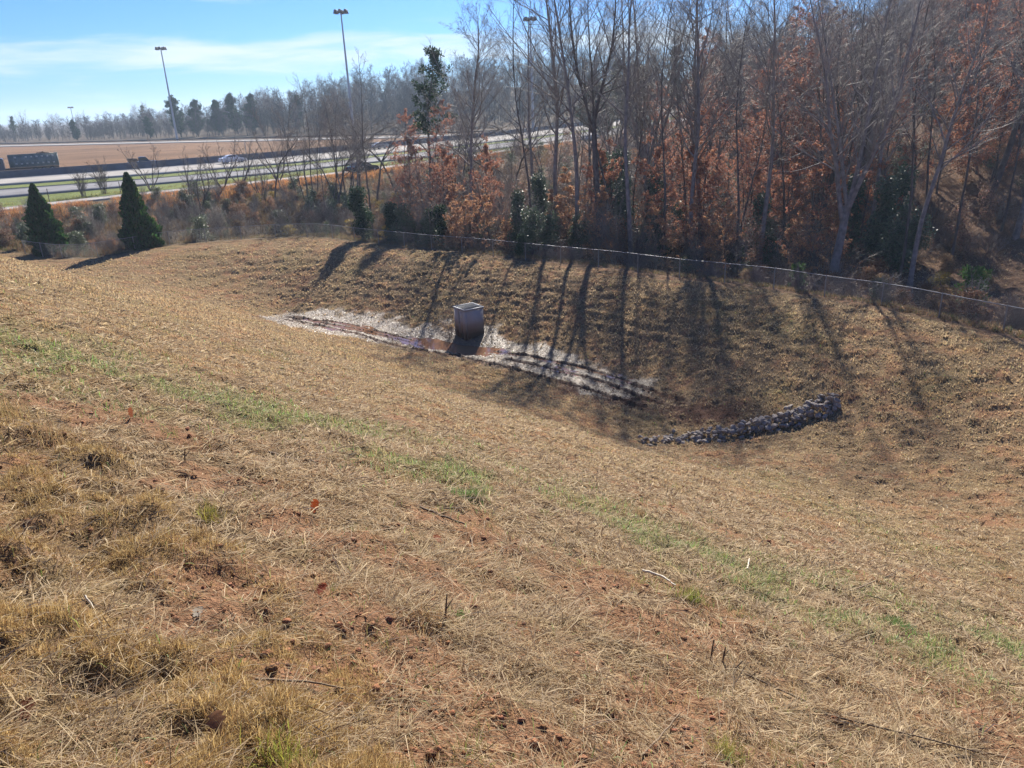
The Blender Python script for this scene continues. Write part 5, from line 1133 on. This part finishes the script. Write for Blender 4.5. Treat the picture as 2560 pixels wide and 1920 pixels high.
# ---------------------------------------------------------------- small things in the foreground
def stick(pts, rad, name, label, m, cat="stick", lift=.02, side=None):
    P = []
    for px, py in pts: q = hit(px, py); P.append(q + np.array([0, 0, lift]))
    P = np.array(P); u = np.linspace(0, len(P) - 1, len(P) * 4); Q = np.stack([np.interp(u, np.arange(len(P)), P[:, i]) for i in range(3)], 1); Q += np.random.default_rng(len(label)).normal(0, rad * .25, Q.shape)
    base = Q[0].copy(); t = Tubes(); t.line(Q - base, np.linspace(rad, rad * .6, len(Q)), 6)
    if side is not None: t.line([Q[side] - base, Q[side] - base + np.array([.10, -.03, .03]), Q[side] - base + np.array([.2, -.10, .02])], [rad * .6, rad * .5, rad * .25], 5)
    o = link(name, npmesh(name, *t.build(), None, True, [m]), None, tuple(base)); tag(o, label, cat); return o
STK = mat("weathered_stick", (0.17, 0.12, 0.075), .85, noise=(20, .3)); STD = mat("dark_stick", (0.11, 0.075, 0.05), .85); STP = mat("pale_dead_stem", (0.52, 0.46, 0.36), .7)
stick([(1050, 1272), (1110, 1296), (1165, 1316)], .011, "stick", "dark bent stick with a broken hanging end lying on the straw in the middle", STD, side=None)
stick([(1165, 1316), (1178, 1350), (1184, 1378)], .008, "broken_twig", "tan twig end hanging from the broken dark stick", STK, "twig")
stick([(1100, 1276), (1160, 1274)], .008, "stick", "short stick just right of the dark broken stick", STK)
stick([(672, 1135), (760, 1160), (830, 1168)], .014, "stick", "thin dark stick lying at the edge of the green strip", STD, side=5)
stick([(1605, 1438), (1650, 1450), (1690, 1475)], .012, "dead_stem", "white bent dead stem beside a green tuft at the right", STP, "stem", .05)
stick([(1868, 1428), (1873, 1402)], .012, "dead_stem", "short upright white stem in the green strip", STP, "stem", .03)
stick([(2130, 1480), (2260, 1425)], .010, "stick", "bundle-like pale stick at the green strip's right part", STK, side=4)
stick([(1860, 1690), (2100, 1800), (2420, 1880), (2540, 1905)], .006, "stick", "long thin dark stem at the lower right", STD)
stick([(2040, 1460), (2200, 1500), (2400, 1560)], .008, "stick", "long thin stem lying along the green strip at the right", STK)
stick([(640, 1708), (760, 1712), (860, 1730)], .006, "stick", "thin straw-coloured stem across the lower middle grass", STK)
stick([(215, 1498), (240, 1535), (250, 1565)], .005, "dead_stem", "pale curved straw stem in the left tussocks", STP, "stem")
stick([(1600, 1900), (1650, 1850), (1700, 1790)], .006, "stick", "leaning dry stem at the bottom right of centre", STK)
stick([(30, 1435), (120, 1412)], .007, "stick", "dark stick in the tussocks at the left edge", STD)
# upright stubs of cut weeds
for px, py, h, lab in [(1775, 1650, .15, "left of the three dark cut weed stubs in the right foreground"), (1805, 1655, .11, "middle of the three dark cut weed stubs in the right foreground"), (1832, 1688, .10, "right, tilted one of the three dark cut weed stubs"), (1113, 1545, .15, "dark weed stub standing above a scuffed hole in the centre foreground"), (462, 1155, .12, "short dark stub at the upper left straw")]:
    p = hit(px, py); t = Tubes(); t.line([(0, 0, -.03), (.01, .0, h * .5), (.02 if 'tilted' not in lab else .06, 0.01, h)], [.006, .0055, .004], 6); t.line([(.01, 0, h * .4), (.05, .02, h * .75)], [.004, .003], 4)
    o = link("weed_stub", npmesh("weed_stub", *t.build(), None, True, [STD]), None, tuple(p)); tag(o, lab, "stub")
# fallen leaves
def leaf_obj(px, py, size, col, label, stand=.6, name="fallen_leaf"):
    m = mat("leaf_" + "%d_%d" % (px, py), col, .7, trans=.5); p = hit(px, py); k = 9; V = []; lob = [.25, .55, .40, .85, .55, 1.0, .5, .75, .0]
    for i in range(k):
        u = i / (k - 1); wv = lob[i] * .42 * size; V += [(-wv, -.10 * wv, u * size), (0, .04 * size * math.sin(u * 3), u * size + .01), (wv, -.15 * wv, u * size)]
    F = [(a * 3 + b_, a * 3 + b_ + 1, a * 3 + b_ + 4, a * 3 + b_ + 3) for a in range(k - 1) for b_ in (0, 1)]
    o = link(name, npmesh(name, np.array(V), [np.array(F)], None, False, [m]), None, (p[0], p[1], p[2] + .005)); o.rotation_euler = (-stand, prng.uniform(-.3, .3), prng.uniform(-.6, .6)); tag(o, label, "leaf")
leaf_obj(782, 1283, .115, (.20, .045, .015), "large red-brown leaf propped upright in the straw", .35)
leaf_obj(1100, 1358, .09, (.36, .09, .03), "small orange leaf below the dark broken stick", 1.2)
leaf_obj(790, 1487, .08, (.34, .10, .05), "small reddish leaf left of a green tuft in the centre foreground", 1.2)
leaf_obj(490, 1545, .075, (.42, .37, .29), "pale grey curled leaf lying in the left foreground", 1.45)
leaf_obj(545, 1850, .10, (.22, .12, .07), "brown curled leaf in the lower left grass", 1.0)
leaf_obj(65, 1805, .09, (.24, .10, .06), "dull brown leaf at the lower left corner", 1.2)
leaf_obj(330, 1045, .10, (.20, .07, .035), "dark brown leaf upright at the edge of the green strip", .3)
leaf_obj(1960, 1525, .12, (.40, .33, .20), "pale tan leaf pair in straw at the right foreground", 1.1)
# tufts one can point to
def tuft(px, py, n_, h, spread, col, label, m=GREENB, el=(45, 88)):
    p = hit(px, py); x = p[0] + grg.normal(0, spread, n_); y = p[1] + grg.normal(0, spread, n_)
    V, Q, T_, C = blades(x, y, grg.uniform(.5, 1.1, n_) * h * .85, R(1) * grg.uniform(*el, n_), np.full(n_, .0035), vary(col, n_, .35, .12), droop=.5)
    o = link("grass_tuft", npmesh("grass_tuft", V - p, [Q, T_], C, False, [m]), None, tuple(p)); tag(o, label, "grass tuft", "grass tufts in the foreground")
tuft(528, 1305, 150, .20, .035, (.28, .25, .06), "upright yellow-green tuft casting a dark shadow in the left foreground")
tuft(1165, 1240, 420, .14, .10, (.12, .20, .06), "lush green tuft at the green strip above the dark broken stick")
tuft(1730, 1500, 260, .20, .06, (.22, .23, .06), "yellow-green drooping tuft beside the white bent stem")
tuft(2240, 1560, 500, .14, .13, (.13, .21, .06), "largest green tuft in the right foreground", el=(25, 85))
tuft(1820, 1895, 200, .17, .04, (.32, .28, .09), "straw-yellow tuft at the bottom edge right of centre")
tuft(720, 1900, 240, .14, .06, (.25, .25, .05), "green-yellow tuft at the bottom edge left of centre")
tuft(1150, 1540, 90, .07, .03, (.08, .20, .04), "small bright green sprig in the centre foreground")
tuft(1070, 1545, 260, .10, .07, (.30, .19, .09), "brown dry tuft round the weed stub in the centre foreground", GRASS)
tuft(1980, 1610, 90, .08, .04, (.12, .22, .06), "small broad-leaved green weed in the right foreground", el=(10, 60))
tuft(1260, 1510, 60, .07, .03, (.16, .18, .04), "dark green seedling right of the centre foreground", el=(10, 70))
tuft(15, 1045, 300, .28, .10, (.36, .26, .12), "tall golden tussock at the left edge above the others", GRASS)
tuft(140, 1105, 260, .22, .09, (.34, .23, .12), "brownish rounded tussock below the left edge's golden one", GRASS)
# ---------------------------------------------------------------- winter haze
hm = bpy.data.materials.new("haze"); hm.use_nodes = True; hn = hm.node_tree.nodes; hn.clear()
ho = hn.new("ShaderNodeOutputMaterial"); hv = hn.new("ShaderNodeVolumePrincipled"); hv.inputs["Density"].default_value = 0.0003; hv.inputs["Color"].default_value = (.62, .80, 1.0, 1); hv.inputs["Anisotropy"].default_value = .2
hm.node_tree.links.new(hv.outputs[0], ho.inputs["Volume"])
v, f = boxm((-2700, -70, -3), (2700, 5100, 62)); hz = link("haze", npmesh("haze", v, [f], None, False, [hm])); tag(hz, "thin bluish winter haze between the viewer and the far woods", None, None, "stuff")
